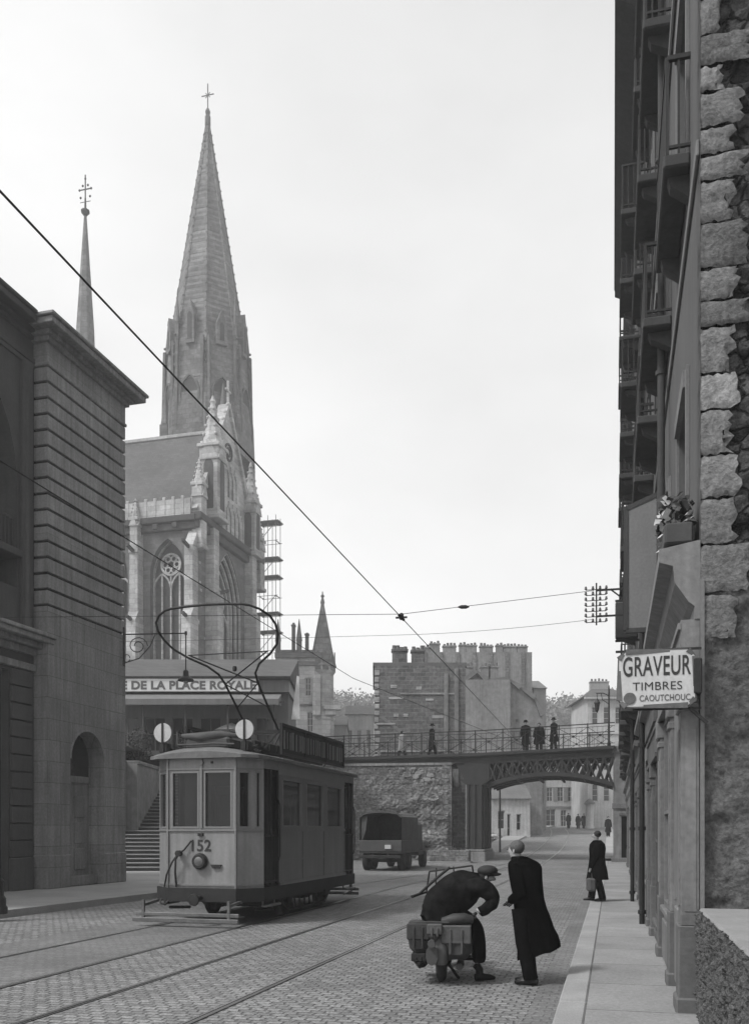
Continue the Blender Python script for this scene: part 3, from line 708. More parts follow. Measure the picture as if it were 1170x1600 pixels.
for z in (9.6, 11.2, 12.6): s_.bbox(FX-.86, FX-.6, -7.6, -.75, z, z+.18, .02)
for a in (-1.6, -2.6, -3.6, -4.6): s_.bar((FX-.8, a, 8.3), (FX-.8, a, 14), .09)
s_.bbox(FX-.7, FX+.2, -7.6, -.73, 9.1, 9.3, .02)
for i in range(20): s_.bar((FX-.1, -.8-i*.16, 9.3), (FX-.1, -.8-i*.16, 10.2), .03)
s_.bar((FX-.1, -.75, 10.2), (FX-.1, -7, 10.2), .05)
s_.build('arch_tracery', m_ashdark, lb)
# wall lamp on a scrolled bracket at the far corner of that building
def LBP(x, y, z): return (BO[0]+x*cB+y*sB, BO[1]-x*sB+y*cB, BO[2]+z)
lo = LBP(0, WL-.1, 7.95)
t = thing('street_lamp', 'street lamp hanging from a long bracket arm on the corner of the dark stone building', 'street lamp', lo, 0)
s_ = MB(); s_.bbox(-.02, .04, -.05, .05, -1.0, .25, .01); s_.tube([(0, 0, .02), (2.02, 0, .06)], .022, 8); s_.tube([(.02, 0, -.9), (.5, 0, -.75), (.85, 0, -.35), (1.0, 0, .0)], .018, 6)
sp = [(.45+.32*math.cos(a)*(1-a/14), 0, -.35+.3*math.sin(a)*(1-a/14)) for a in [i*.45 for i in range(22)]]; s_.tube(sp, .016, 6)
s_.tube([(.1+.1*math.cos(a), 0, -.75+.12*math.sin(a)) for a in [i*.5 for i in range(13)]], .014, 6)
s_.tube([(2.0, 0, .1), (2.0, 0, -1.2)], .02, 6); s_.lathe([(.04, 0), (.04, .12)], (2.0, 0, 0), 8); s_.build('bracket_arm', m_iron, t)
s_ = MB(); s_.lathe([(.03, .3), (.09, .26), (.1, .1), (.14, .08), (.26, -.02), (.27, -.05), (.25, -.06)], (2.0, 0, -1.42), 16); s_.build('lamp_shade', m_iron, t)
s_ = MB(); s_.blob((2.0, 0, -1.5), (.08, .08, .08), 0, 10, 6); s_.build('bulb', m_disc, t)
# cast-iron column at the kerb, left edge of the frame
t = thing('street_column', 'black cast iron column on a flared base at the kerb on the left edge', 'post', (-7.46, 18.35, .15), 0)
s_ = MB(); s_.lathe([(.2, 0), (.2, .12), (.17, .16), (.17, .3), (.13, .36), (.12, .6), (.14, .64), (.1, .7)], (0, 0, 0), 12); s_.build('base', m_iron, t)
s_ = MB(); s_.lathe([(.085, .7), (.075, 2.5), (.065, 4.7), (.09, 4.75), (.09, 4.85), (.05, 4.9), (.02, 5.1)], (0, 0, 0), 12); s_.build('shaft', m_iron, t)
# ============================================================ tram
TO = (-7.97+tL*17.66, 17.66, 0)
tr = thing('tram', 'small pale two-axle electric tram numbered 152 with an open side doorway, on the left track', 'tram', TO, RZ_L)
FW = .70; BY = .42; TW = 1.1; L0, L1, LEN = 1.22, 5.78, 7.0
outline = [(-FW, 0), (FW, 0), (TW, BY), (TW, LEN-BY), (FW, LEN), (-FW, LEN), (-TW, LEN-BY), (-TW, BY)]
def edgeT(a, b):
    d = Vector((b[0]-a[0], b[1]-a[1])); L_ = d.length; d /= L_; nn = Vector((-d.y, d.x))
    return L_, (lambda u, z, q: (a[0]+d.x*u+nn.x*q, a[1]+d.y*u+nn.y*q, z))
def tram_end(name, segs, m1):
    s_ = MB(); frames = []
    for a, b, wins in segs:
        L_, T_ = edgeT(a, b); ops = []
        for (f0, f1) in wins: ops.append((f0*L_, f1*L_, 1.84, 2.93))
        facade(s_, L_, 3.2, ops, .05, T_, 0, 0, z0=.70)
        # inner skin
        facade(s_, L_, 3.2, ops, .0, lambda u, z, q, T_=T_: T_(u, z, .05), 1, 1, z0=.70)
        frames.append((T_, ops, L_))
    o = s_.build(name, [m1, m_wood_d], tr)
    for T_, ops, L_ in frames:
        for o_ in ops: window(o_, T_, .04, tr, m_tr_h, m_glass, (1, 1), .035)
    return frames
nz0 = (-FW, 0); 
tram_end('front_panel', [((-TW, BY), (-FW, 0), [(.1, .85)]), ((-FW, 0), (FW, 0), [(.05, .465), (.535, .95)]), ((FW, 0), (TW, BY), [(.08, .52), (.68, .9)])], m_tr_l)
tram_end('rear_panel', [((TW, LEN-BY), (FW, LEN), [(.1, .85)]), ((FW, LEN), (-FW, LEN), [(.05, .465), (.535, .95)]), ((-FW, LEN), (-TW, LEN-BY), [(.1, .85)])], m_tr_l)
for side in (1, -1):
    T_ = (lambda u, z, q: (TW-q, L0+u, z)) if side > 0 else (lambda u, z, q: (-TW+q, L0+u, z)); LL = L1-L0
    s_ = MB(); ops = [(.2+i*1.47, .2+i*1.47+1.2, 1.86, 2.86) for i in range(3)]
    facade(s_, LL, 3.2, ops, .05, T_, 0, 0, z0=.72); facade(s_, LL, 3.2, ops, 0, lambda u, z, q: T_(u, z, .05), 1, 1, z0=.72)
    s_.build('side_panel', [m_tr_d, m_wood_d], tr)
    s_ = MB(); hz = MB()
    for a in (0, 1.45, 2.92, LL-.06): s_.box(0, 1, a, a+.06, .74, 1.78, T=lambda x, y, z: T_(y, z, -.012*x-.0005))
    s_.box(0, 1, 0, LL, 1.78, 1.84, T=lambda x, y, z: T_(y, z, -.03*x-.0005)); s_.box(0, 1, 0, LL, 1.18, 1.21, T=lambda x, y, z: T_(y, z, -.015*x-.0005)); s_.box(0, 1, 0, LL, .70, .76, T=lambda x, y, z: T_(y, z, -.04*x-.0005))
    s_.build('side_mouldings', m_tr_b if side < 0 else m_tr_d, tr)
    for o_ in ops: window(o_, T_, .04, tr, m_tr_h, m_glass, (1, 1), .04)
    hz.box(0, 1, -.02, LL+.02, 2.92, 3.18, T=lambda x, y, z: T_(y, z, -.012*x-.0005)); hz.build('letterboard', m_tr_h, tr)
    # platform bulkheads, posts, gates
    for ya, yb in ((BY, L0), (L1, LEN-BY)):
        x = side*TW
        q = MB(); q.box(min(x, x*.95), max(x, x*.95), ya, yb, 3.0, 3.2); q.build('door_lintel', m_tr_h, tr)
        q = MB()
        q.bar((x*.98, (ya+yb)/2, .7), (x*.98, (ya+yb)/2, 3.0), .05)
        q.bar((x*.99, ya+.04, 1.7), (x*.99, yb-.04, 1.7), .035); q.bar((x*.99, ya+.04, .8), (x*.99, yb-.04, .8), .035)
        for i in range(9): q.bar((x*.99, ya+.05+(yb-ya-.1)*i/8, .8), (x*.99, ya+.05+(yb-ya-.1)*i/8, 1.7), .02)
        q.tube([(x*1.02, yb-.08, 1.2), (x*1.05, yb-.08, 1.3), (x*1.05, yb-.08, 2.3), (x*1.02, yb-.08, 2.4)], .014, 6)
        q.build('platform_gate', m_iron, tr)
# bulkheads, floor, ceiling, seats
for y in (L0, L1-.04):
    s_ = MB(); s_.box(-.95, -.35, y, y+.04, .7, 3.2); s_.box(.35, .95, y, y+.04, .7, 3.2); s_.box(-.35, .35, y, y+.04, 2.7, 3.2)
    s_.build('bulkhead', m_wood_d, tr)
s_ = MB(); s_.prism([(x*.97, y) for x, y in outline], lambda a, b, t: (a, b*.99+.03, .64+.06*t)); s_.build('floor', m_wood_d, tr)
for sx in (-1, 1):
    s_ = MB(); s_.bbox(sx*.9-.0 if sx < 0 else .5, -.5 if sx < 0 else .9, L0+.1, L1-.15, 1.05, 1.13, .02); s_.bbox(-.93 if sx < 0 else .87, -.87 if sx < 0 else .93, L0+.1, L1-.15, 1.13, 1.7, .02); s_.build('bench', m_wood_d, tr)
s_ = MB(); s_.lathe([(.14, 0.7), (.14, 1.65), (.17, 1.67), (.17, 1.75), (.03, 1.8)], (-.1, .42, 0), 12); s_.tube([(-.1, .42, 1.82), (.15, .35, 1.84)], .02, 6); s_.build('controller', m_iron, tr)
# roof
s_ = MB(); n = 14
def roofpt(sx, y): return 3.2+.17*(1-sx*sx)
ys = [(-.12, .72), (.1, .95), (BY, 1.0), (1.2, 1.0), (LEN-1.2, 1.0), (LEN-BY, 1.0), (LEN-.1, .95), (LEN+.12, .72)]
vs = []
for y, wf in ys:
    for i in range(n+1):
        x = -1+2*i/n; vs.append((x*wf*(TW+.09), y, 3.23+.17*(1-x*x)*(.4 if wf < .9 else 1)))
s_.raw(vs, [(j*(n+1)+i, j*(n+1)+i+1, (j+1)*(n+1)+i+1, (j+1)*(n+1)+i) for j in range(len(ys)-1) for i in range(n)], 0, True)
m = len(vs); lowv = [(a, b, 3.17) for a, b, c in vs]
s_.raw(lowv, [(j*(n+1)+i, (j+1)*(n+1)+i, (j+1)*(n+1)+i+1, j*(n+1)+i+1) for j in range(len(ys)-1) for i in range(n)], 0)
ring = [i for i in range(n+1)]+[j*(n+1)+n for j in range(1, len(ys))]+[(len(ys)-1)*(n+1)+i for i in range(n-1, -1, -1)]+[j*(n+1) for j in range(len(ys)-2, 0, -1)]
for a, b in zip(ring, ring[1:]+ring[:1]): s_.poly([vs[a], vs[b], lowv[b], lowv[a]])
s_.build('roof', m_tr_r, tr)
for side in (1, -1):                                                 # advertisement boards along the roof edges
    q = MB(); x = side*1.05; q.box(min(x, x-side*.03), max(x, x-side*.03), 1.5, 5.85, 3.38, 3.93)
    b_ = q.build('roof_board', m_tr_b, tr)
    q = MB(); q.bar((x, 1.48, 3.96), (x, 5.87, 3.96), .05); q.bar((x, 1.48, 3.37), (x, 5.87, 3.37), .05)
    for yy in (1.5, 2.95, 4.4, 5.84): q.bar((x+side*.01, yy, 3.37), (x+side*.01, yy, 3.96), .04)
    for yy in (1.6, 3.0, 4.4, 5.8): q.bar((x-side*.03, yy, 3.9), (x-side*.5, yy, 3.38), .03)
    q.build('board_frame', m_iron, b_)
    q = MB(); yy = 1.62
    while yy < 5.75:
        wd = R.choice((.03, .05, .08)); q.box(min(x+side*.002, x+side*.012), max(x+side*.002, x+side*.012), yy, yy+wd, 3.47+R.uniform(0, .03), 3.86-R.uniform(0, .04)); yy += wd+R.choice((.05, .09, .13))
    q.build('lettering_strokes', m_panel, b_)  # pale upright strokes standing in for unreadable lettering on the board
for x, z in ((-.86, 3.69), (.84, 3.71)):                              # two round signal discs
    q = MB(); q.lathe([(.185, -.02), (.19, 0), (.185, .02)], (x, .1, z), 24, ax='y', sm=False); d0 = q.build('signal_disc', m_disc, tr)
    q = MB(); q.bar((x, .07, z-.19), (x, .07, z+.19), .03); q.bar((x, .1, 3.3), (x, .1, z-.18), .05); q.bbox(x-.09, x+.09, .1, .3, 3.3, 3.5, .02); q.bar((x-.0, .13, 3.4), (x*.75, .45, 3.34), .03); q.build('disc_mount', m_iron, d0)
q = MB()                                                             # clutter on the front of the roof: folded tarpaulin, boxes, cables
q.bbox(-.42, .5, .15, 1.2, 3.36, 3.6, .05); q.tube([(-.5, .2, 3.62), (-.1, .16, 3.6), (.3, .2, 3.64), (.6, .3, 3.62)], [.05, .09, .08, .04], 8)
q.tube([(-.55, .1, 3.45), (-.2, .05, 3.44), (.2, .08, 3.46), (.62, .12, 3.44)], .02, 6); q.tube([(-.55, .1, 3.45), (-.55, .1, 3.7)], .02, 6)
q.build('roof_tarpaulin', m_canvas, tr)
q = MB()
for i in range(4): q.bbox(-.5, .5, 1.5+i*.42, 1.82+i*.42, 3.44, 3.66, .02)
for i in range(5): q.tube([(.62+.04*i, .7+.1*i, 3.38), (.66, 1.2, 3.52-.03*i), (.7, 1.7, 3.42)], .018, 6)
q.bar((-.6, 1.3, 3.42), (-.6, 5.5, 3.42), .06); q.bar((.6, 1.3, 3.42), (.6, 5.5, 3.42), .06)
q.build('resistor_boxes', m_tr_b, tr)
# bow collector
q = MB(); BF = Vector((0, 3.2, 4.0)); BT = Vector((-.05, .30, 6.14))
prof = [(0, .36), (.22, .36), (.42, .37), (.5, .41), (.57, .58), (.64, .90), (.71, 1.13), (.78, 1.23), (.85, 1.26), (.91, 1.21), (.96, 1.06), (.99, .88), (1.0, .74)]
def bp(s, x): v = BF.lerp(BT, s); return (v.x+x, v.y, v.z)
for sg in (-1, 1): q.tube([bp(s, x*sg) for s, x in prof], .024, 8)
q.tube([bp(1, -.75), bp(1.008, -.4), bp(1.012, 0), bp(1.008, .4), bp(1, .75)], .026, 8)
q.tube([bp(.66, -.88), bp(.66, .88)], .012, 6); q.tube([bp(.42, .37), bp(.66, -.86)], .016, 6); q.tube([bp(.42, -.37), bp(.66, .86)], .016, 6)
q.tube([bp(.22, -.36), bp(.42, .37)], .014, 6); q.tube([bp(.22, .36), bp(.42, -.37)], .014, 6)
q.lathe([(.04, -.05), (.05, 0), (.04, .05)], bp(.54, 0), 8)
q.bar(bp(0, -.45), bp(0, .45), .07)
for x in (-.4, .4): q.bar((x, 3.2, 3.42), (x, 3.2, 4.02), .05); q.bar((x, 2.5, 3.44), (x, 3.2, 3.98), .035); q.bar((x, 3.9, 3.44), (x, 3.2, 3.98), .035); q.tube([(x, 3.3, 3.7), (x, 4.2, 3.6)], .05, 8)
q.build('bow_collector', m_iron, tr)
# front details
text('152', .40, .225, lambda a, b, e: (-.20+a, -.004-e, 1.40+b), 'number', m_ink, tr, .004, .02)
q = MB(); q.lathe([(.155, 0), (.16, -.03), (.14, -.09), (.125, -.1)], (-.02, 0, 1.21), 20, ax='y'); hl = q.build('headlight', m_iron, tr)
q = MB(); q.lathe([(.115, -.085), (.08, -.105), (.02, -.115)], (-.02, 0, 1.21), 16, ax='y'); q.build('lens', m_steel_l, hl)
q = MB(); q.bar((-.06, -.02, 1.72), (.04, -.02, 1.72), .05); q.prism([(.2, 1.15), (.42, 1.15), (.38, 1.08), (.24, 1.08)], lambda a, b, t: (a, -.04*t, b)); q.build('handhold', m_iron, tr)
q = MB(); q.tube([(-.75, -.05, .72), (-.68, -.1, .95), (-.55, -.12, 1.2), (-.43, -.1, 1.36), (-.34, -.06, 1.42), (-.2, -.03, 1.6)], .017, 6); q.tube([(-.5, -.05, .72), (-.5, -.1, 1.0), (-.48, -.12, 1.25), (-.42, -.1, 1.36)], .02, 6); q.lathe([(.06, -.14), (.06, -.04)], (-.43, 0, 1.36), 10, ax='y'); q.build('coupling_hose', m_iron, tr)
q = MB()
for a, b in (((-FW, 0), (FW, 0)), ((FW, 0), (TW, BY)), ((-TW, BY), (-FW, 0))):
    q.bar((a[0], a[1]-.012, 1.80), (b[0], b[1]-.012, 1.80), .03); q.bar((a[0], a[1]-.012, 2.97), (b[0], b[1]-.012, 2.97), .025); q.bar((a[0], a[1]-.012, .76), (b[0], b[1]-.012, .76), .03)
for x in (-FW, 0, FW): q.bar((x, -.012, 1.84 if x == 0 else .7), (x, -.012, 3.2), .05 if x == 0 else .035)
q.lathe([(.05, 0), (.05, -.05)], (0.0, 0, 3.09), 10, ax='y')
q.build('front_mouldings', m_tr_h, tr)
q = MB(); q.bar((.2, -.01, 3.09), (.24, -.01, 3.09), .04); q.build('front_hook', m_iron, tr)
# underframe
q = MB()
big = [(x*1.03, y*1.01-.05) for x, y in outline]; q.prism(big, lambda a, b, t: (a, b, .44+.26*t))
q.build('buffer_beam', m_tr_b, tr)
for y0_, sg in ((-.52, 1), (LEN+.5, -1)):
    q = MB(); q.bbox(-1.1, .98, min(y0_, y0_+.05), max(y0_, y0_+.05), .20, .27, .008); q.bbox(-1.16, .98, min(y0_-.03, y0_+.02), max(y0_-.03, y0_+.02), .09, .17, .008)
    for x in (-.95, .78): q.bar((x, y0_+.02*sg, .1), (x, y0_+.02*sg, .5), .05); q.bar((x, y0_, .4), (x, y0_+.6*sg, .45), .05); q.bar((x, y0_, .2), (x, y0_+.7*sg, .15), .04)
    q.build('lifeguard_fender', m_steel_l, tr)
q = MB(); q.tube([(0, -.05, .52), (0, -.35, .5)], .05, 8); q.lathe([(.1, -.36), (.12, -.34), (.1, -.3)], (0, 0, .5), 12, ax='y'); q.tube([(-.8, -.08, .5), (-.78, -.16, .42), (-.7, -.12, .38), (-.64, -.08, .46)], .02, 6); q.build('coupler', m_iron, tr)
for y in (2.25, 4.75):
    for x in (-.78, .78):
        q = MB(); q.lathe([(.40, -.05), (.42, -.045), (.40, .045), (.39, .05), (.3, .05), (.29, .02), (.1, .02), (.1, .06)], (x, y, .41), 20, ax='x'); q.build('wheel', m_steel_l if False else m_tr_b, tr)
    q = MB(); q.tube([(-.8, y, .41), (.8, y, .41)], .06, 8); q.bbox(-.5, .5, y-.3, y+.35, .2, .6, .05); q.build('axle', m_tr_b, tr)
q = MB()
for x in (-.9, .9):
    q.bbox(x-.03, x+.03, 1.6, 5.4, .36, .46, .01)
    for y in (2.25, 4.75):
        q.bbox(x-.06, x+.08, y-.13, y+.13, .28, .56, .02)
        for k_ in (-.35, .35): q.lathe([(.05, .42), (.07, .45), (.05, .48), (.07, .51), (.05, .54), (.07, .57), (.05, .6)], (x, y+k_, 0), 8)
    q.bar((x, 1.35, .62), (x, 2.3, .12), .05); q.bar((x, 5.6, .62), (x, 4.75, .12), .05); q.bar((x, 2.3, .12), (x, 4.75, .12), .045)
    for i in range(6): q.bar((x, 2.7+i*.33, .14), (x, 2.7+i*.33, .4), .03)
    q.tube([(x, 1.9, .55), (x, 2.25, .62), (x, 2.6, .55)], .03, 6); q.tube([(x, 4.4, .55), (x, 4.75, .62), (x, 5.1, .55)], .03, 6)
    q.bbox(x-.1, x+.03, 3.1, 3.9, .42, .64, .02)
    q.tube([(x-.02, .5, .28), (x+.02, 1.3, .22)], .03, 6)
q.build('truck_frame', m_tr_b, tr)
for sy in (.82, LEN-.82):
    for x in (-1.04, 1.04): q = MB(); q.bbox(min(x, x*1.12), max(x, x*1.12), sy-.38, sy+.38, .32, .36, .008); q.bar((x, sy-.3, .34), (x, sy-.3, .6), .03); q.bar((x, sy+.3, .34), (x, sy+.3, .6), .03); q.build('step', m_steel_l, tr)
# ============================================================ iron road bridge
BR = (5.66, 51.0, 0)
br = thing('road_bridge', 'dark iron bridge with a latticed arch over the street, standing on a fluted pier', 'bridge', BR, RZ_R)
zd = lambda x: 6.04+(.034*x if x > 0 else .012*x)                    # deck top
DW = 4.2
q = MB()
xs = [-17, -12, -7, -3.5, 0, 2, 4, 6, 7.3]
for a, b in zip(xs, xs[1:]):
    q.raw([(a, y, zd(a)-dz) for y in (-.25, DW+.25) for dz in (0, .16)]+[(b, y, zd(b)-dz) for y in (-.25, DW+.25) for dz in (0, .16)],
          [(0, 1, 3, 2), (4, 5, 7, 6), (0, 2, 6, 4), (1, 3, 7, 5), (0, 1, 5, 4), (2, 3, 7, 6)])
q.build('deck', m_steel, br)
def girder(y):
    q = MB()
    def slab(x0, x1, f0, f1, t=.08, n=1):
        for i in range(n):
            a = x0+(x1-x0)*i/n; b = x0+(x1-x0)*(i+1)/n
            q.raw([(a, y-t, f0(a)), (a, y+t, f0(a)), (a, y+t, f1(a)), (a, y-t, f1(a)), (b, y-t, f0(b)), (b, y+t, f0(b)), (b, y+t, f1(b)), (b, y-t, f1(b))],
                  [(0, 1, 2, 3), (4, 5, 6, 7), (0, 1, 5, 4), (2, 3, 7, 6), (1, 2, 6, 5), (0, 3, 7, 4)])
    top = lambda x: zd(x)-.17
    slab(-16.5, 7.25, lambda x: top(x)-.30 if x < -.8 else top(x)-.42, top, .06, 14)
    slab(-16.5, 7.25, lambda x: top(x)-.06, lambda x: top(x)+.004, .16, 8)
    slab(-16.5, -.8, lambda x: top(x)-.34, lambda x: top(x)-.29, .13, 4)
    arch = lambda x: 4.22+.62*(1-((x-3.85)/3.4)**2)
    slab(.55, 7.2, lambda x: arch(x)-.11, lambda x: arch(x)+.11, .14, 18)
    n = 15
    for i in range(n):
        a = .6+i*6.6/n; b = a+6.6/n
        ta, tb = top(a)-.4, top(b)-.4
        q.bar((a, y, arch(a)), (b, y, tb), .07, .1); q.bar((a, y, ta), (b, y, arch(b)), .07, .1)
        if i % 3 == 0: q.bar((a, y, arch(a)), (a, y, ta), .09, .12)
    q.prism([(-1.25, top(0)-.3), (.6, top(0)-.38), (.62, 4.3), (-.58, 4.3)], lambda a, b, t: (a, y-.05+.1*t, b))
    return q.build('girder', m_steel, br)
girder(0.0); girder(1.4); girder(2.8); girder(DW)
q = MB()
for i in range(6):
    x = .9+i*1.2; q.bar((x, .1, zd(x)-.4), (x, DW-.1, zd(x)-.4), .16, .25)
    q.bar((x, .1, 4.6), (x, DW-.1, 4.6), .1)
for i in range(9): x = -1.4-i*1.6; q.bar((x, .1, zd(x)-.35), (x, DW-.1, zd(x)-.35), .16, .25)
for y in (1.5, 3, 4.5): q.bar((-16, y, zd(-16)-.28), (0, y, zd(0)-.28), .12, .2); q.bar((0, y, zd(0)-.28), (7.2, y, zd(7)-.28), .12, .2)
q.build('cross_beams', m_steel, br)
q = MB()                                                            # pier: fluted steel box on a stone base
q.box(-.56, .30, -.25, 3.2, .75, 4.34)
for x in (-.49, -.13, .23): q.bbox(x-.06, x+.06, -.34, -.24, .78, 4.3, .015)
for y in (.0, 1.0, 2.0, 3.0): q.bbox(.29, .37, y-.09, y+.09, .78, 4.3, .015)
q.prism([(-.58, 4.3), (.37, 4.3), (.8, 4.6), (-1.0, 4.6)], lambda a, b, t: (a, -.3+t*(DW+.4), b))
q.build('pier', m_steel, br)
q = MB(); q.bbox(-.7, .5, -.42, 3.4, -.1, .62, .04); q.bbox(-.64, .44, -.36, 3.34, .62, .76, .03); q.build('pier_base', m_ashjoint, br)
def rail_side(y):
    q = MB(); h = 1.22
    for a, b in zip(xs, xs[1:]):
        for dz, w_ in ((h, .05), (h-.16, .025), (.14, .03)): q.bar((a, y, zd(a)+dz), (b, y, zd(b)+dz), w_)
    x = -16.6; i = 0
    while x < 7.2:
        z = zd(x); q.bar((x, y, z), (x, y, z+h+.04), .06)
        x1 = min(x+1.5, 7.2)
        for k_ in range(1, 5): xx = x+(x1-x)*k_/5; q.bar((xx, y, zd(xx)+.14), (xx, y, zd(xx)+h-.16), .016)
        q.bar((x, y, z+.14), (x1, y, zd(x1)+h-.16), .025); q.bar((x, y, z+h-.16), (x1, y, zd(x1)+.14), .025)
        q.lathe([(.07, -.02), (.07, .02)], ((x+x1)/2, y, (zd(x)+zd(x1))/2+.6), 8, ax='y')
        x += 1.5
    q.build('railing', m_iron, br)
rail_side(-.15); rail_side(DW+.15)
# right abutment
q = MB(); T_ = lambda a, z, k_: (a, k_, z)
ab = thing('bridge_abutment', 'grey masonry pier with a dark door at the right-hand end of the bridge', 'abutment', SR(0, 0, 0)[:2]+(0,), RZ_R)
ab.location = (BR[0]+7.22*cR, BR[1]-7.22*sR, 0)
facade(q, 3.2, 6.25, [(.42, 1.15, .1, 2.55)], .35, T_, 0, 0)
q.box(0, .3, .01, DW+.2, 0, 6.25); q.build('wall', m_brick2, ab)
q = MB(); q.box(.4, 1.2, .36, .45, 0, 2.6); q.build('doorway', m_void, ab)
q = MB(); q.bbox(-.06, 3.2, -.08, .2, 2.95, 3.25, .02); q.bbox(.3, 1.27, -.05, .1, 2.58, 2.75, .02); q.bbox(-.1, 3.2, -.12, .0, 0, .35, .03); q.bbox(-.06, .3, -.07, .0, 5.9, 6.28, .02); q.build('stone_bands', m_quoin, ab)
# hanging lantern on a post on the bridge
t = thing('street_lantern', 'street lantern hung from a tall post at the right end of the bridge', 'street lamp', (BR[0]+7.0*cR+.5*sR, BR[1]-7.0*sR+.5*cR, zd(7)), RZ_R)
q = MB(); q.lathe([(.1, 0), (.1, .2), (.06, .3), (.045, 3.1), (.03, 3.3)], (0, 0, 0), 8); q.build('post', m_iron, t)
q = MB(); q.tube([(0, 0, 2.75), (-.3, 0, 2.9), (-.68, 0, 2.9)], .025, 6); q.tube([(0, 0, 2.3), (-.35, 0, 2.55), (-.4, 0, 2.88)], .02, 6); q.tube([(-.62, 0, 2.9), (-.62, 0, 2.6)], .02, 6); q.build('bracket', m_iron, t)
q = MB(); q.lathe([(.03, 2.62), (.08, 2.55), (.16, 2.4), (.17, 2.36), (.14, 2.34), (.1, 1.98), (.05, 1.92), (.02, 1.85)], (-.62, 0, 0), 8, sm=False); q.build('lantern', m_iron, t)
# ============================================================ terrace, stairs, walls at the left end
TZ = 5.55
q = MB()
for (x0, x1, y0, y1) in ((-90, -11.0, 41.2, 52.6), (-90, 4.6, 52.6, 130), (-11.0, -5.4, 48.6, 52.6)):
    q.poly([(x0, y0, TZ+.01*(x1 > 0)), (x1, y0, TZ+.01*(x1 > 0)), (x1, y1, TZ+.01*(x1 > 0)), (x0, y1, TZ+.01*(x1 > 0))])
q.build('terrace_ground', m_earth, kind='structure')
def wall_obj(name, label, pts, z0, z1, mat, cap=True, th=.5, parts=True):
    t = thing(name, label, 'wall', (pts[0][0], pts[0][1], 0))
    a = MB(); c_ = MB()
    for (xa, ya), (xb, yb) in zip(pts, pts[1:]):
        d = Vector((xb-xa, yb-ya)).normalized(); n_ = Vector((-d.y, d.x))*th; o = pts[0]
        P = [(xa, ya), (xb, yb), (xb+n_.x, yb+n_.y), (xa+n_.x, ya+n_.y)]
        a.prism([(x-o[0], y-o[1]) for x, y in P], lambda x, y, k_: (x, y, z0+(z1-z0)*k_))
        m_ = n_*.12
        P = [(xa-m_.x, ya-m_.y), (xb-m_.x, yb-m_.y), (xb+n_.x+m_.x, yb+n_.y+m_.y), (xa+n_.x+m_.x, ya+n_.y+m_.y)]
        c_.prism([(x-o[0], y-o[1]) for x, y in P], lambda x, y, k_: (x, y, z1+.002+.14*k_))
    a.build('wall', mat, t); c_.build('coping', m_ashjoint, t)
    return t
wall_obj('retaining_wall', 'grey brick retaining wall beside the stone steps, below the shrubs', [(-10.98, 48.6), (-10.98, 41.0), (-40, 41.0)], 0, 4.75, m_brick2)
rw = wall_obj('retaining_wall', 'battered rubble retaining wall under the left span of the bridge, behind the lorry', [(-5.4, 52.7), (4.25, 51.1), (4.25, 130)], 0, 5.4, m_ruin)
q = MB(); d_ = Vector((9.65, -1.6)).normalized(); nx, nz_ = 190, 104; vs = []
for j in range(nz_+1):
    for i in range(nx+1):
        u, z = 9.6*i/nx, 5.3*j/nz_; p_ = Vector((u, z, 0)); f = min(max((u-4.5)/3, 0), 1)*min(max((4.6-z)/1.5, 0), 1)
        h = .05*noise.noise(p_*3)+.03*noise.noise(p_*9)+f*(.22*noise.noise(p_*1.1+Vector((7, 0, 0)))+.12*abs(noise.noise(p_*3.1)))+(.25*f*max(0, 2.0-z)/2)
        vs.append((d_.x*u+d_.y*(.06+h), d_.y*u-d_.x*(.06+h), z))
q.raw(vs, [(j*(nx+1)+i, j*(nx+1)+i+1, (j+1)*(nx+1)+i+1, (j+1)*(nx+1)+i) for j in range(nz_) for i in range(nx)])
q.build('broken_face', m_ruin, rw)
q = MB()
for u, z, w_, h in ((6.6, 4.75, 1.6, .3), (8.2, 4.6, .7, .35), (3.4, 3.2, 1.0, .22), (7.4, 2.2, .5, .4), (5.6, 2.6, .5, .3), (8.3, 3.5, .6, .2), (1.2, 4.2, .5, .2), (7.9, 1.6, .7, .25)):
    for k_ in range(5):
        a, b = u+R.uniform(0, w_), z+R.uniform(0, h); e = R.uniform(.08, .25); q.poly([(d_.x*(a+x*e)-.0+d_.y*.16, d_.y*(a+x*e)-d_.x*.16-.0, b+y*e*.6) for x, y in ((-1, -.6), (.2, -1), (1, -.2), (.7, .8), (-.5, 1))])
q.build('plaster_remains', m_chl, rw)
wall_obj('retaining_wall', 'short retaining wall at the head of the stone steps', [(-11, 48.9), (-5.4, 48.9), (-5.4, 52.7)], 0, 5.2, m_brick2)
t = thing('stone_steps', 'flight of stone steps climbing between the dark building and the tram', 'steps', (-10.97, 37.6, .15))
q = MB()
for i in range(30):
    q.bbox(-.0, 5.2, i*.36-.03, i*.36+.9, (i+1)*.165-.05, (i+1)*.165, .012)
    if i: pass
q.build('treads', m_conc, t)
q = MB()
for i in range(30): q.box(.0, 5.2, i*.36+.02, i*.36+.8, i*.165-.1, (i+1)*.165-.052)
q.build('risers', m_iron if False else m_ashdark, t)
q = MB(); q.prism([(0, 0), (11, 5.05), (11, 0)], lambda a, b, k_: (5.2+.35*k_, a, b)); q.build('side_wall', m_brick2, t)
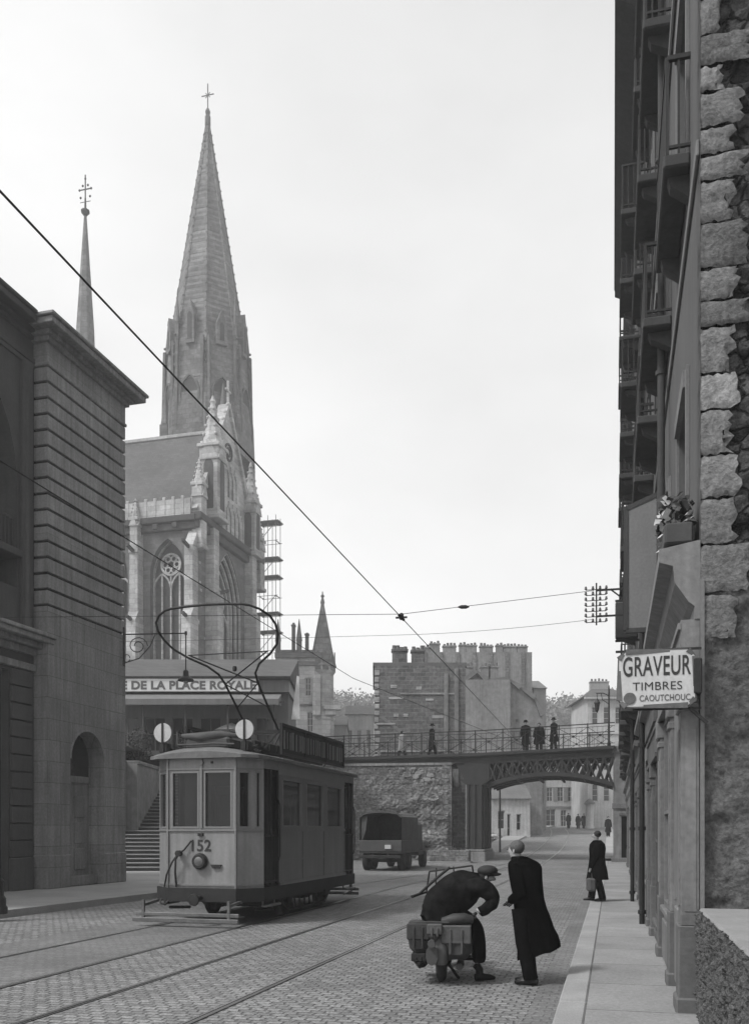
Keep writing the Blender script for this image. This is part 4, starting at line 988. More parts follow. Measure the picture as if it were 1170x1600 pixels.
# shrubs on the retaining wall
def shrub(x, y, z, w_, h, label, leaves=700, group=None):
    t = thing('shrub', label, 'shrub', (x, y, z), 0, group)
    q = MB()
    for i in range(14):
        a = R.uniform(0, 6.28); l = R.uniform(.5, 1)*h; e = Vector((math.cos(a)*w_*R.uniform(.2, .6), math.sin(a)*w_*R.uniform(.2, .6), l))
        q.tube([(0, 0, 0), e*.5+Vector((R.uniform(-.1, .1), R.uniform(-.1, .1), .1)), e], [.035, .022, .008], 5)
    q.build('stems', m_twig, t)
    q = MB()
    for i in range(leaves):
        a = R.uniform(0, 6.28); r_ = math.sqrt(R.random())*w_*.6; zz = h*(.2+.85*R.random()*(1-.4*(r_/w_)))
        c = Vector((r_*math.cos(a), r_*math.sin(a), zz)); s1 = R.uniform(.03, .08)
        u = Vector((R.uniform(-1, 1), R.uniform(-1, 1), R.uniform(-1, 1))).normalized()*s1; v = u.orthogonal().normalized()*s1*.6
        q.poly([c-u, c-v, c+u, c+v])
    q.build('foliage', m_leaf, t)
for i, (x, lab) in enumerate(((-12.6, 'leftmost bushy shrub above the brick retaining wall by the steps'), (-11.3, 'middle shrub above the brick retaining wall by the steps'), (-10.0, 'rightmost shrub above the steps, next to the tram roof'))):
    shrub(x, 44.5 if i < 2 else 49.6, TZ-.7 if i < 2 else TZ-.1, 1.0, 1.9, lab, 800, 'shrubs above the steps')
# ============================================================ cafe pavilion on the terrace
cf = thing('cafe_pavilion', 'low cafe pavilion with a dark sloping roof and a long white signboard', 'cafe', (-14.4, 50.0, TZ), 0)
CW = 9.75
q = MB(); T_ = lambda a, z, k_: (a, k_, z)
wins_c = [(.5+i*1.5, .5+i*1.5+1.15, .5, 2.35) for i in range(6)]
facade(q, CW, 3.6, wins_c, .15, T_, 0, 0); q.box(0, .1, .01, 5, 0, 3.6); q.box(CW-.1, CW, .01, 5, 0, 3.6); q.box(0, CW, 4.9, 5, 0, 3.6)
q.build('wall', m_plaster3, cf)
for o_ in wins_c: window(o_, T_, .12, cf, m_white if False else m_plaster3, m_glassd, (2, 2), .06)
q = MB(); q.prism([(-.9, 4.42), (4.5, 6.3), (5.2, 4.2), (4.4, 4.2), (-.8, 4.3)], lambda a, b, k_: (-.4+k_*(CW+.6), a, b)); q.build('roof', m_slate, cf)
q = MB(); q.box(-.3, CW+.1, -.6, 4.8, 3.62, 4.28); q.build('eaves_box', m_tr_d, cf)
q = MB(); q.prism([(0, 0), (-1.5, -.45), (-1.5, -.75), (0, -.6)], lambda a, b, k_: (-.1+k_*(CW-.2), a-.61, b+3.5)); q.build('awning', m_plaster3, cf)
q = MB(); q.bbox(-.3, 8.25, -.80, -.72, 3.62, 4.40, .02); sb = q.build('signboard', m_board, cf)
text('É DE LA PLACE ROYALE', 7.15, .58, lambda a, b, e: (.98+a, -.805-e, 3.72+b), 'lettering', m_tile, sb, .006, .045)
q = MB()
for x in (.2, 2.4, 4.6, 6.8, 9.2): q.bar((x, -1.9, 0), (x, -1.9, 2.9), .08)
q.bar((0, -1.9, 2.9), (CW, -1.9, 2.9), .08); q.build('posts', m_wood_d, cf)
q = MB(); q.prism([(0, 0), (.75, 0), (.68, 2.3), (.5, 2.35)], lambda a, b, k_: (CW+.2+a*.6, -.3+.1*k_, 2.2+b)); q.build('pale_gable', m_board, cf)
t = thing('parasol', 'folded-out pale parasol in front of the cafe, above the tram roof', 'parasol', (-8.4, 47.0, TZ-1.1))
t.location = (-7.6, 49.3, TZ)
q = MB(); q.lathe([(1.0, 1.55), (.6, 1.75), (.05, 1.95)], (0, 0, 0), 8, sm=False); q.build('canopy', m_cloth, t)
q = MB(); q.tube([(0, 0, 0), (0, 0, 2.0)], .03, 6); q.build('pole', m_wood_d, t)
# ============================================================ church
cO = (-16.4, 85.0, 5.2); RZ_C = -math.atan(.27)
ch = thing('church', 'gothic stone church with one great spire, steep slate roof and pinnacled gable', 'church', cO, RZ_C)
GWD = 14.5; EV = 25.8; RG = 36.2; z0c = 0
# near side wall with its traceried window
q = MB(); T_ = lambda a, z, k_: (-a, k_, z)
wch = [(1.0, 4.6, 11.8, 23.6, 'point', .9), (6.9, 10.5, 11.8, 23.6, 'point', .9), (12.8, 16.4, 11.8, 23.6, 'point', .9), (18.7, 22.3, 11.8, 23.6, 'point', .9)]
facade(q, 38, EV, wch, .9, T_, 0, 0); q.build('side_wall', m_chm, ch)
def tracery(o, T_, dep, par, rose=True):
    a, b, c, d = o[:4]; m = (a+b)/2; w_ = b-a; q = MB(); P = arch_pts(a, b, c, d, 'point')
    for p_, r_ in zip(P, P[1:]): q.bar(T_(p_[0], p_[1], dep-.15), T_(r_[0], r_[1], dep-.15), .28)
    rc = d-w_*.62; rr = w_*.27
    ring = [(m+rr*math.cos(t*math.pi/8), rc+rr*math.sin(t*math.pi/8)) for t in range(17)]
    for p_, r_ in zip(ring, ring[1:]): q.bar(T_(*p_, dep-.2), T_(*r_, dep-.2), .2)
    for k_ in range(6):
        t = k_*math.pi/3; cx, cz_ = m+rr*.6*math.cos(t), rc+rr*.6*math.sin(t)
        rg = [(cx+rr*.28*math.cos(u*math.pi/4), cz_+rr*.28*math.sin(u*math.pi/4)) for u in range(9)]
        for p_, r_ in zip(rg, rg[1:]): q.bar(T_(*p_, dep-.2), T_(*r_, dep-.2), .12)
    for x in (a+w_/4, m, b-w_/4): q.bar(T_(x, c, dep-.2), T_(x, rc-rr, dep-.2), .16)
    for s0 in (a, m):
        A = arch_pts(s0, s0+w_/2, c, rc-rr+.15, 'point')[1:-1]
        for p_, r_ in zip(A, A[1:]): q.bar(T_(*p_, dep-.2), T_(*r_, dep-.2), .16)
    f = q.build('window_tracery', m_chl, par)
    g_ = MB(); g_.poly([T_(x, z, dep-.02) for x, z in P]); g_.build('pane', m_chd, f)
for o_ in wch: tracery(o_, T_, .9, ch)
q = MB()
for x in (-0.2, -5.75, -11.65, -17.5, -23.4, -29.3):
    q.bbox(x-.55, x+.55, -1.9, .05, 0, 9, .05); q.bbox(x-.5, x+.5, -1.5, .05, 9, 16, .05); q.bbox(x-.45, x+.45, -1.0, .05, 16, 22.5, .05)
    q.prism([(-1.0, 22.5), (.05, 24.2), (.05, 22.5)], lambda a, b, k_, x=x: (x-.45+.9*k_, a, b))
    q.prism([(-1.5, 16), (-.9, 16.9), (-.9, 16)], lambda a, b, k_, x=x: (x-.5+k_, a, b)); q.prism([(-1.9, 9), (-1.4, 9.9), (-1.4, 9)], lambda a, b, k_, x=x: (x-.55+1.1*k_, a, b))
q.build('buttresses', m_chl, ch)
q = MB()                                                           # low chapels in front, with gablets and a pale parapet
for i in range(5):
    x = -6.4*i-.9
    q.bbox(x-5.0, x-.9, -2.6, .02, 0, 8.2, .05)
    q.prism([(-5.0, 8.2), (-.9, 8.2), (-2.95, 11.6)], lambda a, b, k_, x=x: (x+a, -2.6+2.5*k_, b))
q.build('chapels', m_chl, ch)
q = MB()
for i in range(5):
    x = -6.4*i-.9
    for s0 in (-4.6, -2.8):
        q.prism(arch_pts(s0, s0+1.5, 3, 7.6, 'point'), lambda a, b, k_, x=x: (x+a, -2.62-.03*k_, b))
q.build('chapel_windows', m_chd, ch)
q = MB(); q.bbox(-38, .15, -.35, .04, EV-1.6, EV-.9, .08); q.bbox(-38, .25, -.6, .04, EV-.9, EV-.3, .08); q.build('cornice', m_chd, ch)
q = MB(); q.box(-38, -.3, -.45, -.25, EV-.3, EV+1.2)
for i in range(40): q.bbox(-37.5+i*.93, -37.2+i*.93, -.5, -.2, EV-.3, EV+1.45, .03)
q.build('parapet', m_chl, ch)
q = MB(); q.prism([(-.2, EV-.2), (GWD/2, RG), (GWD+.2, EV-.2)], lambda a, b, k_: (-39+k_*38.4, a, b)); q.build('roof', m_slate, ch)
q = MB(); q.bbox(-39, -.6, GWD/2-.15, GWD/2+.15, RG-.05, RG+.3, .05)
q.build('ridge', m_chl, ch)
q = MB(); q.box(-39, -.9, GWD-.3, GWD, 0, EV); q.box(-39, -38.6, .01, GWD, 0, EV); q.build('rear_wall', m_chm, ch)
# gable front that faces the street
q = MB(); T_ = lambda a, z, k_: (-k_, a, z)
facade(q, GWD, EV, [(3.9, 10.6, 4.5, 24.2, 'point', 1.2)], 1.2, T_, 0, 0)
q.build('gable_front', m_chm, ch)
q = MB(); q.prism([(-.1, EV), (GWD+.1, EV), (GWD/2+.3, RG+2.6), (GWD/2-.3, RG+2.6)], lambda a, b, k_: (-.9+.9*k_, a, b))
q.build('gable', m_chl, ch)
q = MB()
for k_ in range(3): 
    a, b, d = 3.9+.35*k_, 10.6-.35*k_, 24.2-.5*k_; P = arch_pts(a, b, 4.5, d, 'point')
    for p_, r_ in zip(P, P[1:]): q.bar((-.2-.35*k_, *p_), (-.2-.35*k_, *r_), .22)
q.build('archivolt', m_chl, ch)
tracery((4.9, 9.6, 9.5, 22.4, 'point'), T_, 1.3, ch)
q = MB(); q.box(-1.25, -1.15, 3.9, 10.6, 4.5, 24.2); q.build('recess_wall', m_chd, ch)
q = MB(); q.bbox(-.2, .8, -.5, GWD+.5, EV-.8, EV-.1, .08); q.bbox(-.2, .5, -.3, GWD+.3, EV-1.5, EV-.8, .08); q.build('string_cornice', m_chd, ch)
q = MB()
for y in (2.7, 12.0):
    q = MB(); q.bbox(-.1, 1.7, y-.65, y+.65, 0, 11, .06); q.bbox(-.1, 1.3, y-.6, y+.6, 11, 19, .06); q.bbox(-.1, .9, y-.55, y+.55, 19, EV-.8, .06)
    q.build('front_buttress', m_chl, ch)
for k_ in range(9):                                                 # crockets along the gable coping
    pass
q = MB()
for sg in (0, 1):
    for k_ in range(14):
        f = (k_+.5)/14; y = (f*(GWD/2)) if sg == 0 else GWD-f*GWD/2; z = EV+f*(RG+2.6-EV)
        q.blob((0.05, y, z+.3), (.22, .25, .3), 0, 6, 4)
    a, b = ((0.05, -.1, EV+.1), (.05, GWD/2, RG+2.7)) if sg == 0 else ((.05, GWD+.1, EV+.1), (.05, GWD/2, RG+2.7))
    q.bar(a, b, .6, .35)
q.bar((0, GWD/2, RG+2.5), (0, GWD/2, RG+5), .2); q.bar((0, GWD/2-.6, RG+4), (0, GWD/2+.6, RG+4), .18)
q.build('gable_coping', m_chl, ch)
def arcade(nm, T_, a0, a1, z0_, z1_, n, w_=.1, mat=None):
    q = MB(); st = (a1-a0)/n
    for i in range(n):
        A = arch_pts(a0+i*st, a0+(i+1)*st, z0_, z1_, 'point', 8)
        for p_, r_ in zip(A, A[1:]): q.bar(T_(*p_, -.05), T_(*r_, -.05), w_)
        m = a0+(i+.5)*st; q.bar(T_(m, z1_-.05, -.05), T_(m, z1_+st*.45, -.05), w_)
    q.build(nm, mat or m_chl, ch)
TS = lambda a, z, k_: (-a, k_, z); TG = lambda a, z, k_: (-k_, a, z)
arcade('blind_arcade', TS, 1.0, 4.7, 9.2, 11.3, 4); arcade('blind_arcade', TS, 6.6, 10.8, 9.2, 11.3, 4)
arcade('blind_arcade', TG, 3.7, 10.9, EV+.3, EV+3.0, 7, .14); arcade('blind_arcade', TG, 5.4, 9.2, EV+3.9, EV+6.6, 4, .14); arcade('blind_arcade', TG, 3.9, 10.6, 2.0, 4.2, 8)
q = MB()
for cx_, cz_, rr in ((7.25, EV+8.3, .8), (7.25, EV+8.3, .4)):
    rg = [(cx_+rr*math.cos(u*math.pi/6), cz_+rr*math.sin(u*math.pi/6)) for u in range(13)]
    for p_, r_ in zip(rg, rg[1:]): q.bar(TG(*p_, -.06), TG(*r_, -.06), .16)
q.build('gable_rose', m_chd, ch)
q = MB()
for x in (-5.75, -11.65, -.2):
    for z_ in (9, 16, 22.5): q.prism([(0, 0), (-1.3, .25), (-1.3, .0), (0, -.3)], lambda a, b, k_: (x-.12+.24*k_, -.9+a, z_+b))
for y in (2.7, 12.0):
    for z_ in (11, 19): q.prism([(0, 0), (1.3, .25), (1.3, .0), (0, -.3)], lambda a, b, k_: (.8+a, y-.12+.24*k_, z_+b))
for x in range(-36, 0, 2): q.bbox(x, x+.5, -.75, -.55, EV-1.5, EV-1.0, .05)
q.build('gargoyles', m_chd, ch)
q = MB()
for i in range(34):
    a, z_ = R.choice([(R.uniform(.2, 3.2), R.uniform(5, 24)), (R.uniform(10.9, 14), R.uniform(5, 24))]); e = R.uniform(.25, .6); q.bbox(-.02, .03, a, a+e, z_, z_+e*.6, .01)
q.build('patched_stones', m_chl, ch)
def pinnacle(x, y, z, w_, h1, h2, niche=True, par=None, m=None):
    q = MB(); q.bbox(x-w_/2, x+w_/2, y-w_/2, y+w_/2, z, z+h1, .06); q.bbox(x-w_*.6, x+w_*.6, y-w_*.6, y+w_*.6, z+h1, z+h1+.35, .06); q.bbox(x-w_*.62, x+w_*.62, y-w_*.62, y+w_*.62, z-.2, z+.2, .06)
    q.lathe([(w_*.55, z+h1+.3), (w_*.12, z+h1+h2*.85), (w_*.16, z+h1+h2*.88), (.05, z+h1+h2)], (x, y, 0), 8, sm=False)
    for k_ in range(5):
        for a in range(4):
            rr = w_*.55*(1-k_/5.6); q.blob((x+rr*math.cos(a*1.57+.78), y+rr*math.sin(a*1.57+.78), z+h1+.5+h2*.8*k_/5), (w_*.11,)*3, 0, 5, 3)
    for (dx, dy) in ((1, 0), (0, -1)):
        c_ = (x+dx*w_*.5, y+dy*w_*.5)
        P = [(-w_*.55, 0), (w_*.55, 0), (0, w_*1.1)]
        q.prism(P, lambda a, b, k_: (c_[0]+dx*.1*k_+(a if dx == 0 else 0), c_[1]+dy*.1*k_+(a if dy == 0 else 0), z+h1*.82+b))
    o = q.build('pinnacle', m or m_chl, par or ch)
    if niche:
        n_ = MB()
        P = arch_pts(-w_*.26, w_*.26, z+h1*.12, z+h1*.85, 'point')
        n_.prism(P, lambda a, b, k_: (x+a, y-w_/2-.03+.02*k_, b)); n_.prism(P, lambda a, b, k_: (x+w_/2+.03-.02*k_, y+a, b)); n_.build('niche', m_chd, o)
pinnacle(.2, .4, EV-3.2, 1.05, 5.6, 2.6, False)
pinnacle(.35, 3.0, EV+.2, 1.9, 6.6, 5.2); pinnacle(.35, 12.2, EV-.6, 1.6, 5.2, 4.6); pinnacle(.2, 14.6, EV-3.5, 1.1, 5, 3.2, False)
for x in (-5.75, -11.65): pinnacle(x, -.6, 22.4, .8, 2.8, 2.2, False)
# tower and spire
tx, ty = -7.6, 18.7
q = MB(); q.box(tx-3.7, tx+3.7, ty-3.7, ty+3.7, 0, 40)
for sx in (-1, 1):
    for sy in (-1, 1): q.bbox(tx+sx*3.5-.6, tx+sx*3.5+.6, ty+sy*3.5-.6, ty+sy*3.5+.6, 0, 39.0, .1)
q.build('tower', m_chm, ch)
q = MB()
for (dx, dy) in ((0, -1), (1, 0)):
    for s0 in (-2.6, .3):
        P = arch_pts(s0, s0+2.3, 30, 38.6, 'point')
        q.prism(P, lambda a, b, k_: (tx+dx*(3.73-.02*k_)+(a if dx == 0 else 0), ty+dy*(3.73-.02*k_)+(a if dy == 0 else 0), b))
        P2 = [(x, z) for x, z in P]
q.build('belfry_openings', m_chd, ch)
PH = math.pi/8
q = MB(); q.lathe([(5.3, 38), (5.15, 42.2), (4.8, 45.8), (4.86, 45.9), (4.76, 46.3), (4.5, 50.2)], (tx, ty, 0), 8, sm=False, ph=PH); q.build('octagon', m_spire, ch)
q = MB()
for k_ in range(8):
    a = k_*math.pi/4; n_ = Vector((math.cos(a), math.sin(a))); u = Vector((-n_.y, n_.x))
    P = arch_pts(-.95, .95, 41.0, 45.8, 'point'); rr = 4.55
    q.prism(P, lambda p_, b, t: (tx+n_.x*(rr+.02*t)+u.x*p_, ty+n_.y*(rr+.02*t)+u.y*p_, b))
q.build('octagon_openings', m_chd, ch)
q = MB()
for k_ in range(8):
    a = k_*math.pi/4; n_ = Vector((math.cos(a), math.sin(a))); u = Vector((-n_.y, n_.x))
    P = arch_pts(-1.1, 1.1, 40.6, 46.1, 'point')
    for p_, r_ in zip(P, P[1:]): q.bar((tx+n_.x*4.6+u.x*p_[0], ty+n_.y*4.6+u.y*p_[0], p_[1]), (tx+n_.x*4.6+u.x*r_[0], ty+n_.y*4.6+u.y*r_[0], r_[1]), .22)
    for f in (-1.5, 1.5): q.bar((tx+n_.x*4.7+u.x*f, ty+n_.y*4.7+u.y*f, 40.6), (tx+n_.x*4.5+u.x*f, ty+n_.y*4.5+u.y*f, 50.2), .3)
q.build('octagon_mouldings', m_chm, ch)
SB, ST, SR0 = 49.4, 76.4, 4.5
q = MB(); prof = []
for i in range(40):
    f = i/39; r_ = SR0*(1-f)+.16*f; z = SB+(ST-SB)*f; prof += [(r_, z)]
    if i % 1 == 0 and i < 39: prof += [(r_+.014, z+.05), (r_+.012, z+.35)]
q.lathe(prof, (tx, ty, 0), 8, sm=False, ph=PH); q.build('spire', m_spire, ch)
q = MB()
for k_ in range(8):
    a = k_*math.pi/4+PH; P0 = Vector((tx+SR0*math.cos(a), ty+SR0*math.sin(a), SB)); P1 = Vector((tx+.16*math.cos(a), ty+.16*math.sin(a), ST))
    q.bar(P0, P1, .2)
    for j in range(26): q.blob(P0.lerp(P1, j/26)+Vector((.1*math.cos(a), .1*math.sin(a), 0)), (.13,)*3, 0, 4, 3)
q.build('crockets', m_spire, ch)
q = MB()
for k_ in range(8):                                                 # lucarnes
    a = k_*math.pi/4; n_ = Vector((math.cos(a), math.sin(a))); u = Vector((-n_.y, n_.x)); w_ = .62 if k_ % 2 else .5
    top = 53.6 if k_ % 2 == 0 else 52.6
    q.prism([(-w_, 49.6), (w_, 49.6), (w_, top-.9), (0, top+.8), (-w_, top-.9)], lambda p_, b, t: (tx+n_.x*(3.2+1.35*t)+u.x*p_, ty+n_.y*(3.2+1.35*t)+u.y*p_, b))
o = q.build('lucarnes', m_spire, ch)
q = MB()
for k_ in range(8):
    a = k_*math.pi/4; n_ = Vector((math.cos(a), math.sin(a))); u = Vector((-n_.y, n_.x)); top = 53.2 if k_ % 2 == 0 else 52.2
    q.prism(arch_pts(-.26, .26, 50, top-.2, 'point'), lambda p_, b, t: (tx+n_.x*(4.57+.02*t)+u.x*p_, ty+n_.y*(4.57+.02*t)+u.y*p_, b))
q.build('lucarne_openings', m_chd, o)
for k_ in range(8):
    a = k_*math.pi/4+PH; rr = 4.4
    q = MB(); x, y = tx+rr*math.cos(a), ty+rr*math.sin(a); q.bbox(x-.22, x+.22, y-.22, y+.22, 45.5, 52.2 if k_ % 2 else 51, .04); q.lathe([(.3, 52.1 if k_ % 2 else 50.9), (.04, 55.2 if k_ % 2 else 53.4), (.1, 55.3 if k_ % 2 else 53.5), (.03, 55.9 if k_ % 2 else 54)], (x, y, 0), 6, sm=False)
    for j in range(4): q.blob((x+.35*math.cos(a), y+.35*math.sin(a), 47.5+j*1.1), (.16,)*3, 0, 5, 3)
    q.build('spire_pinnacle', m_spire, ch)
for (dx, dy) in ((-1, -1), (1, -1), (1, 1), (-1, 1)):
    x, y = tx+dx*3.45, ty+dy*3.45; q = MB(); q.bbox(x-.5, x+.5, y-.5, y+.5, 38.9, 41.4, .06); q.lathe([(.6, 41.4), (.05, 45.2)], (x, y, 0), 6, sm=False)
    q.prism([(0, 41), (1.4, 43.4), (1.4, 42.4), (0, 39.8)], lambda a, b, t: (x-dx*a*.6+.15*(t-.5), y-dy*a*.6-.15*(t-.5), b)); q.build('tower_pinnacle', m_chm, ch)
q = MB(); q.lathe([(.2, 76.2), (.34, 76.4), (.34, 77.4), (.22, 77.6), (.3, 78.0), (.12, 78.4)], (tx, ty, 0), 8, sm=False); q.build('finial', m_spire, ch)
q = MB(); q.bar((tx, ty, 78.2), (tx, ty, 81.2), .09)
q.bar((tx-.75, ty, 79.9), (tx+.75, ty, 79.9), .08)
for a in (45, 135, 225, 315): q.bar((tx, ty, 79.9), (tx+.38*math.cos(rad(a)), ty, 79.9+.38*math.sin(rad(a))), .06)
q.build('cross', m_iron, ch)
# slender fleche on the ridge (far left)
fx, fy = -16.0, GWD/2
q = MB(); q.lathe([(1.5, RG-1), (1.35, RG+4), (1.5, RG+4.2), (1.15, RG+5), (.92, 48.6), (.13, 60.5)], (fx, fy, 0), 8, sm=False); q.build('fleche', m_spire, ch)
q = MB(); q.lathe([(.13, 60.3), (.45, 60.7), (.45, 60.9), (.12, 61.1), (.09, 62.2)], (fx, fy, 0), 8); q.bar((fx, fy, 61), (fx, fy, 64.6), .1)
q.bar((fx-.7, fy, 63.1), (fx+.7, fy, 63.1), .09); q.bar((fx-.6, fy, 61.8), (fx+.6, fy, 61.8), .05)
for dx, dz in ((-.68, 63.1), (.68, 63.1), (-.55, 62.3), (.55, 62.3), (0, 64.2), (-.3, 63.5), (.3, 63.5)): q.blob((fx+dx, fy, dz), (.13, .1, .13), 0, 6, 4)
q.build('fleche_cross', m_iron, ch)
# ============================================================ scaffold beside the church
sx0 = at(405, 104).x
t = thing('scaffold', 'timber scaffolding with plank platforms beside the church gable', 'scaffold', (sx0, 104, TZ), RZ_C)
q = MB()
for x in (0, 1.0, 1.95):
    for y in (0, 1.4): q.bar((x, y, 0), (x+.03, y, 31.5), .055)
for i in range(15):
    z = 2+i*2.05
    for y in (0, 1.4): q.bar((-.2, y, z), (2.2, y, z+.02), .05)
    for x in (0, 1.95): q.bar((x, 0, z), (x, 1.4, z), .08)
    if i % 2: q.bar((0, 0, z), (1.95, 0, z+2.05), .06)
q.build('poles', m_brick2, t)
q = MB()
for i in range(15):
    if i % 3 != 1: z = 2+i*2.05; q.box(-.3, 2.3, -.1, 1.5, z+.1, z+.22)
q.build('platforms', m_brick2, t)
# ============================================================ turreted stone house
def pbox(px0, px1, Y, z1, dep, z0=None):       # spans between two sight lines at distance Y
    return at(px0, Y).x, at(px1, Y).x, Y, z1
def house(name, label, px0, px1, Y, zt, dep, wall_m, roof_m, z0, wins=None, rz=0, roof='gable', rh=2.5, cat='house', group=None, bars=(2, 3), eave=.25, parapet=False):
    x0, x1 = at(px0, Y).x, at(px1, Y).x; L_ = x1-x0
    t = thing(name, label, cat, (x0, Y, z0), rz, group); H = zt-z0
    T_ = lambda a, z, k_: (a, k_, z); q = MB(); ops = wins or []
    facade(q, L_, H, ops, .2, T_, 0, 0)
    q.box(0, L_, dep-.2, dep, 0, H); q.box(0, .2, .01, dep-.2, 0, H); q.box(L_-.2, L_, .01, dep-.2, 0, H)
    if roof == 'flat': q.box(.2, L_-.2, .3, dep-.2, H-.2, H-.02)
    q.build('wall', wall_m, t)
    for o_ in ops: window(o_, T_, .16, t, m_white if wall_m is not m_brick else m_grey, m_glassd, bars, .07, sep=False)
    q = MB()
    if roof == 'gable': q.prism([(-eave, 0), (dep/2, rh), (dep+eave, 0)], lambda a, b, k_: (-.1+k_*(L_+.2), a, H+.004+b))
    elif roof == 'shed': q.prism([(-eave, 0), (-eave, .2), (dep, rh), (dep, 0)], lambda a, b, k_: (-.1+k_*(L_+.2), a, H+.004+b))
    elif roof == 'hip':
        vs = [(-eave, -eave, H+.004), (L_+eave, -eave, H+.004), (L_+eave, dep+eave, H+.004), (-eave, dep+eave, H+.004), (L_*.3, dep/2, H+rh), (L_*.7, dep/2, H+rh)]
        q.raw(vs, [(0, 1, 5, 4), (1, 2, 5), (2, 3, 4, 5), (3, 0, 4), (0, 1, 2, 3)])
    if q.v: q.build('roof', roof_m, t)
    return t, L_, H
def stack(parent, x, y, z, w_, d, h, n, mat, ph=.45):
    ph *= .6
    q = MB(); q.bbox(x-w_/2, x+w_/2, y-d/2, y+d/2, z-1.5, z+h, .03); q.bbox(x-w_/2-.06, x+w_/2+.06, y-d/2-.06, y+d/2+.06, z+h, z+h+.14, .02); c_ = q.build('chimney', mat, parent)
    for i in range(n):
        q = MB(); hh = ph*R.uniform(.5, 1.35); q.lathe([(.15, 0), (.12, hh), (.13, hh*1.1)], (x-w_/2+w_*(i+.5)/n, y, z+h+.14), 7); q.build('chimney_pot', m_tile, c_)
th_, L_, H = house('turret_house', 'pale stone house with a pointed corner turret between the church and the bridge', 431, 503, 92, 19.4, 9, m_chl, m_slate, TZ, [(1.6, 2.3, 9.5, 11.4), (3.1, 3.7, 6, 8), (2.9, 3.5, 9.6, 11.4), (.5, 1.1, 6, 8)], roof='gable', rh=1.2)
q = MB(); cx = at(503, 92).x-at(431, 92).x
q.lathe([(1.15, 0), (1.15, 7.2), (1.3, 7.4), (1.1, 7.6), (1.1, 11.8), (1.3, 12.1), (1.3, 12.6)], (cx, 1.0, 0), 8, sm=False); q.build('turret', m_chl, th_)
q = MB(); q.lathe([(1.42, 12.6), (1.2, 13.3), (.16, 18.9), (.22, 19.1), (.1, 19.6), (.05, 20.2)], (cx, 1.0, 0), 8, sm=False); q.blob((cx, 1, 19.75), (.2, .2, .16), 0, 6, 4); q.build('turret_roof', m_spire, th_)
for k_ in range(6):
    a = math.pi+k_*math.pi/5
    q = MB(); q.prism([(-.3, 12.2), (.3, 12.2), (.3, 13.2), (0, 14.1), (-.3, 13.2)], lambda u, b, tt: (cx+(1.15+.12*tt)*math.cos(a)-u*math.sin(a), 1+(1.15+.12*tt)*math.sin(a)+u*math.cos(a), b)); q.build('dormer', m_chm, th_)
q = MB(); q.bbox(cx-.9, cx-.1, -.7, -.1, 7.6, 11.6, .04); q.bbox(cx+.2, cx+1.9, -.4, .9, 8.2, 8.6, .05); q.bbox(cx+.3, cx+1.4, -.2, .8, 7.7, 8.2, .05); q.build('balcony_corbel', m_chl, th_)
for x, h in ((1.65, 2.6), (3.0, 1.7)): stack(th_, x, 1.2, H+.3, .35, .5, h, 1, m_chm, .3)
for x, y_, z_ in ((0.2, .2, H), (2.3, .1, H)):
    q = MB(); q.bbox(x-.25, x+.25, y_-.25, y_+.25, z_-.5, z_+1.2, .04); q.lathe([(.32, z_+1.2), (.03, z_+3.4)], (x, y_, 0), 6, sm=False); q.build('pinnacle', m_chm, th_)
q = MB(); q.bbox(-.1, L_, -.2, -.02, 12.6, 13.0, .03); q.bbox(-.1, L_, -.14, -.02, 8.6, 8.8, .03); q.bbox(-.1, L_+.05, -.25, -.02, H-.5, H, .04); q.build('cornice', m_chm, th_)
shrub(at(492, 84).x, 84, TZ, 2.6, 2.9, 'round bush in front of the turreted stone house', 900)
# ============================================================ party walls and houses beyond the bridge
r1, L1_, H1 = house('ruined_house', 'big bare brick party wall of a cut-off house, behind the left span of the bridge', 585, 727, 58, 12.1, 10, m_brick, m_tile, 0, None, roof='shed', rh=.35, eave=.0)
q = MB()
for (a, b, c, d) in ((.1, 1.3, 8.4, 8.5), (1.6, 5.1, 10.3, 10.38), (.2, 5.5, 6.7, 6.8)): q.bbox(a, b, -.06, .0, c, d, .01)
for i in range(26): q.bbox(.0+(.0), .22+R.uniform(.0, .2), -.04, .01, 1+i*.42, 1.3+i*.42, .02)
q.build('quoin_blocks', m_chl, r1)
q = MB()
for (a, c, w_, h) in ((1.0, 10.7, .4, .2), (2.6, 10.6, .35, .2), (3.2, 9.9, .5, .14), (1.2, 8.9, .3, .2), (1.8, 8.9, .3, .2), (3.6, 8.8, .7, .2), (.9, 10.0, .9, .14)):
    q = MB(); q.bbox(a, a+w_, -.03, .01, c, c+h, .01); q.build('plaster_patch', m_chl, r1)
q = MB(); q.bbox(4.35, 4.6, -.1, .0, 4.5, 11.6, .02); q.bbox(5.0, 5.25, -.1, .0, 4.5, 11.9, .02); q.prism([(0, 0), (.3, 0), (1.6, -1.0), (1.3, -1.0)], lambda a, b, k_: (.3+a, -.03*k_, 8.9+b)); q.build('flue_marks', m_brick2, r1)
stack(r1, 1.6, 1, H1+.1, .95, .6, .95, 4, m_brick); stack(r1, 2.75, 1, H1+.1, .8, .6, .9, 3, m_brick)
r2, L2_, H2 = house('ruined_house', 'pale rendered gable wall with a falling roofline, right of the bare brick party wall', 716, 797, 83, 15.3, 12, m_brick2, m_tile, 0, None, roof='flat')
q = MB(); q.prism([(0, 0), (1.6, 1.4), (2.6, .6), (4.62, .6), (5.6, -.1), (6.9, -1.0), (7.6, -2.6), (7.6, -15.3), (0, -15.3)], lambda a, b, k_: (a, .05+.5+.3*k_, H2+b-.6)); q.build('sloped_gable', m_brick2, r2)
q = MB(); P = [(0, 0), (1.6, 1.4), (2.6, .6), (4.62, .6), (5.6, -.1), (6.9, -1.0), (7.6, -2.6)]
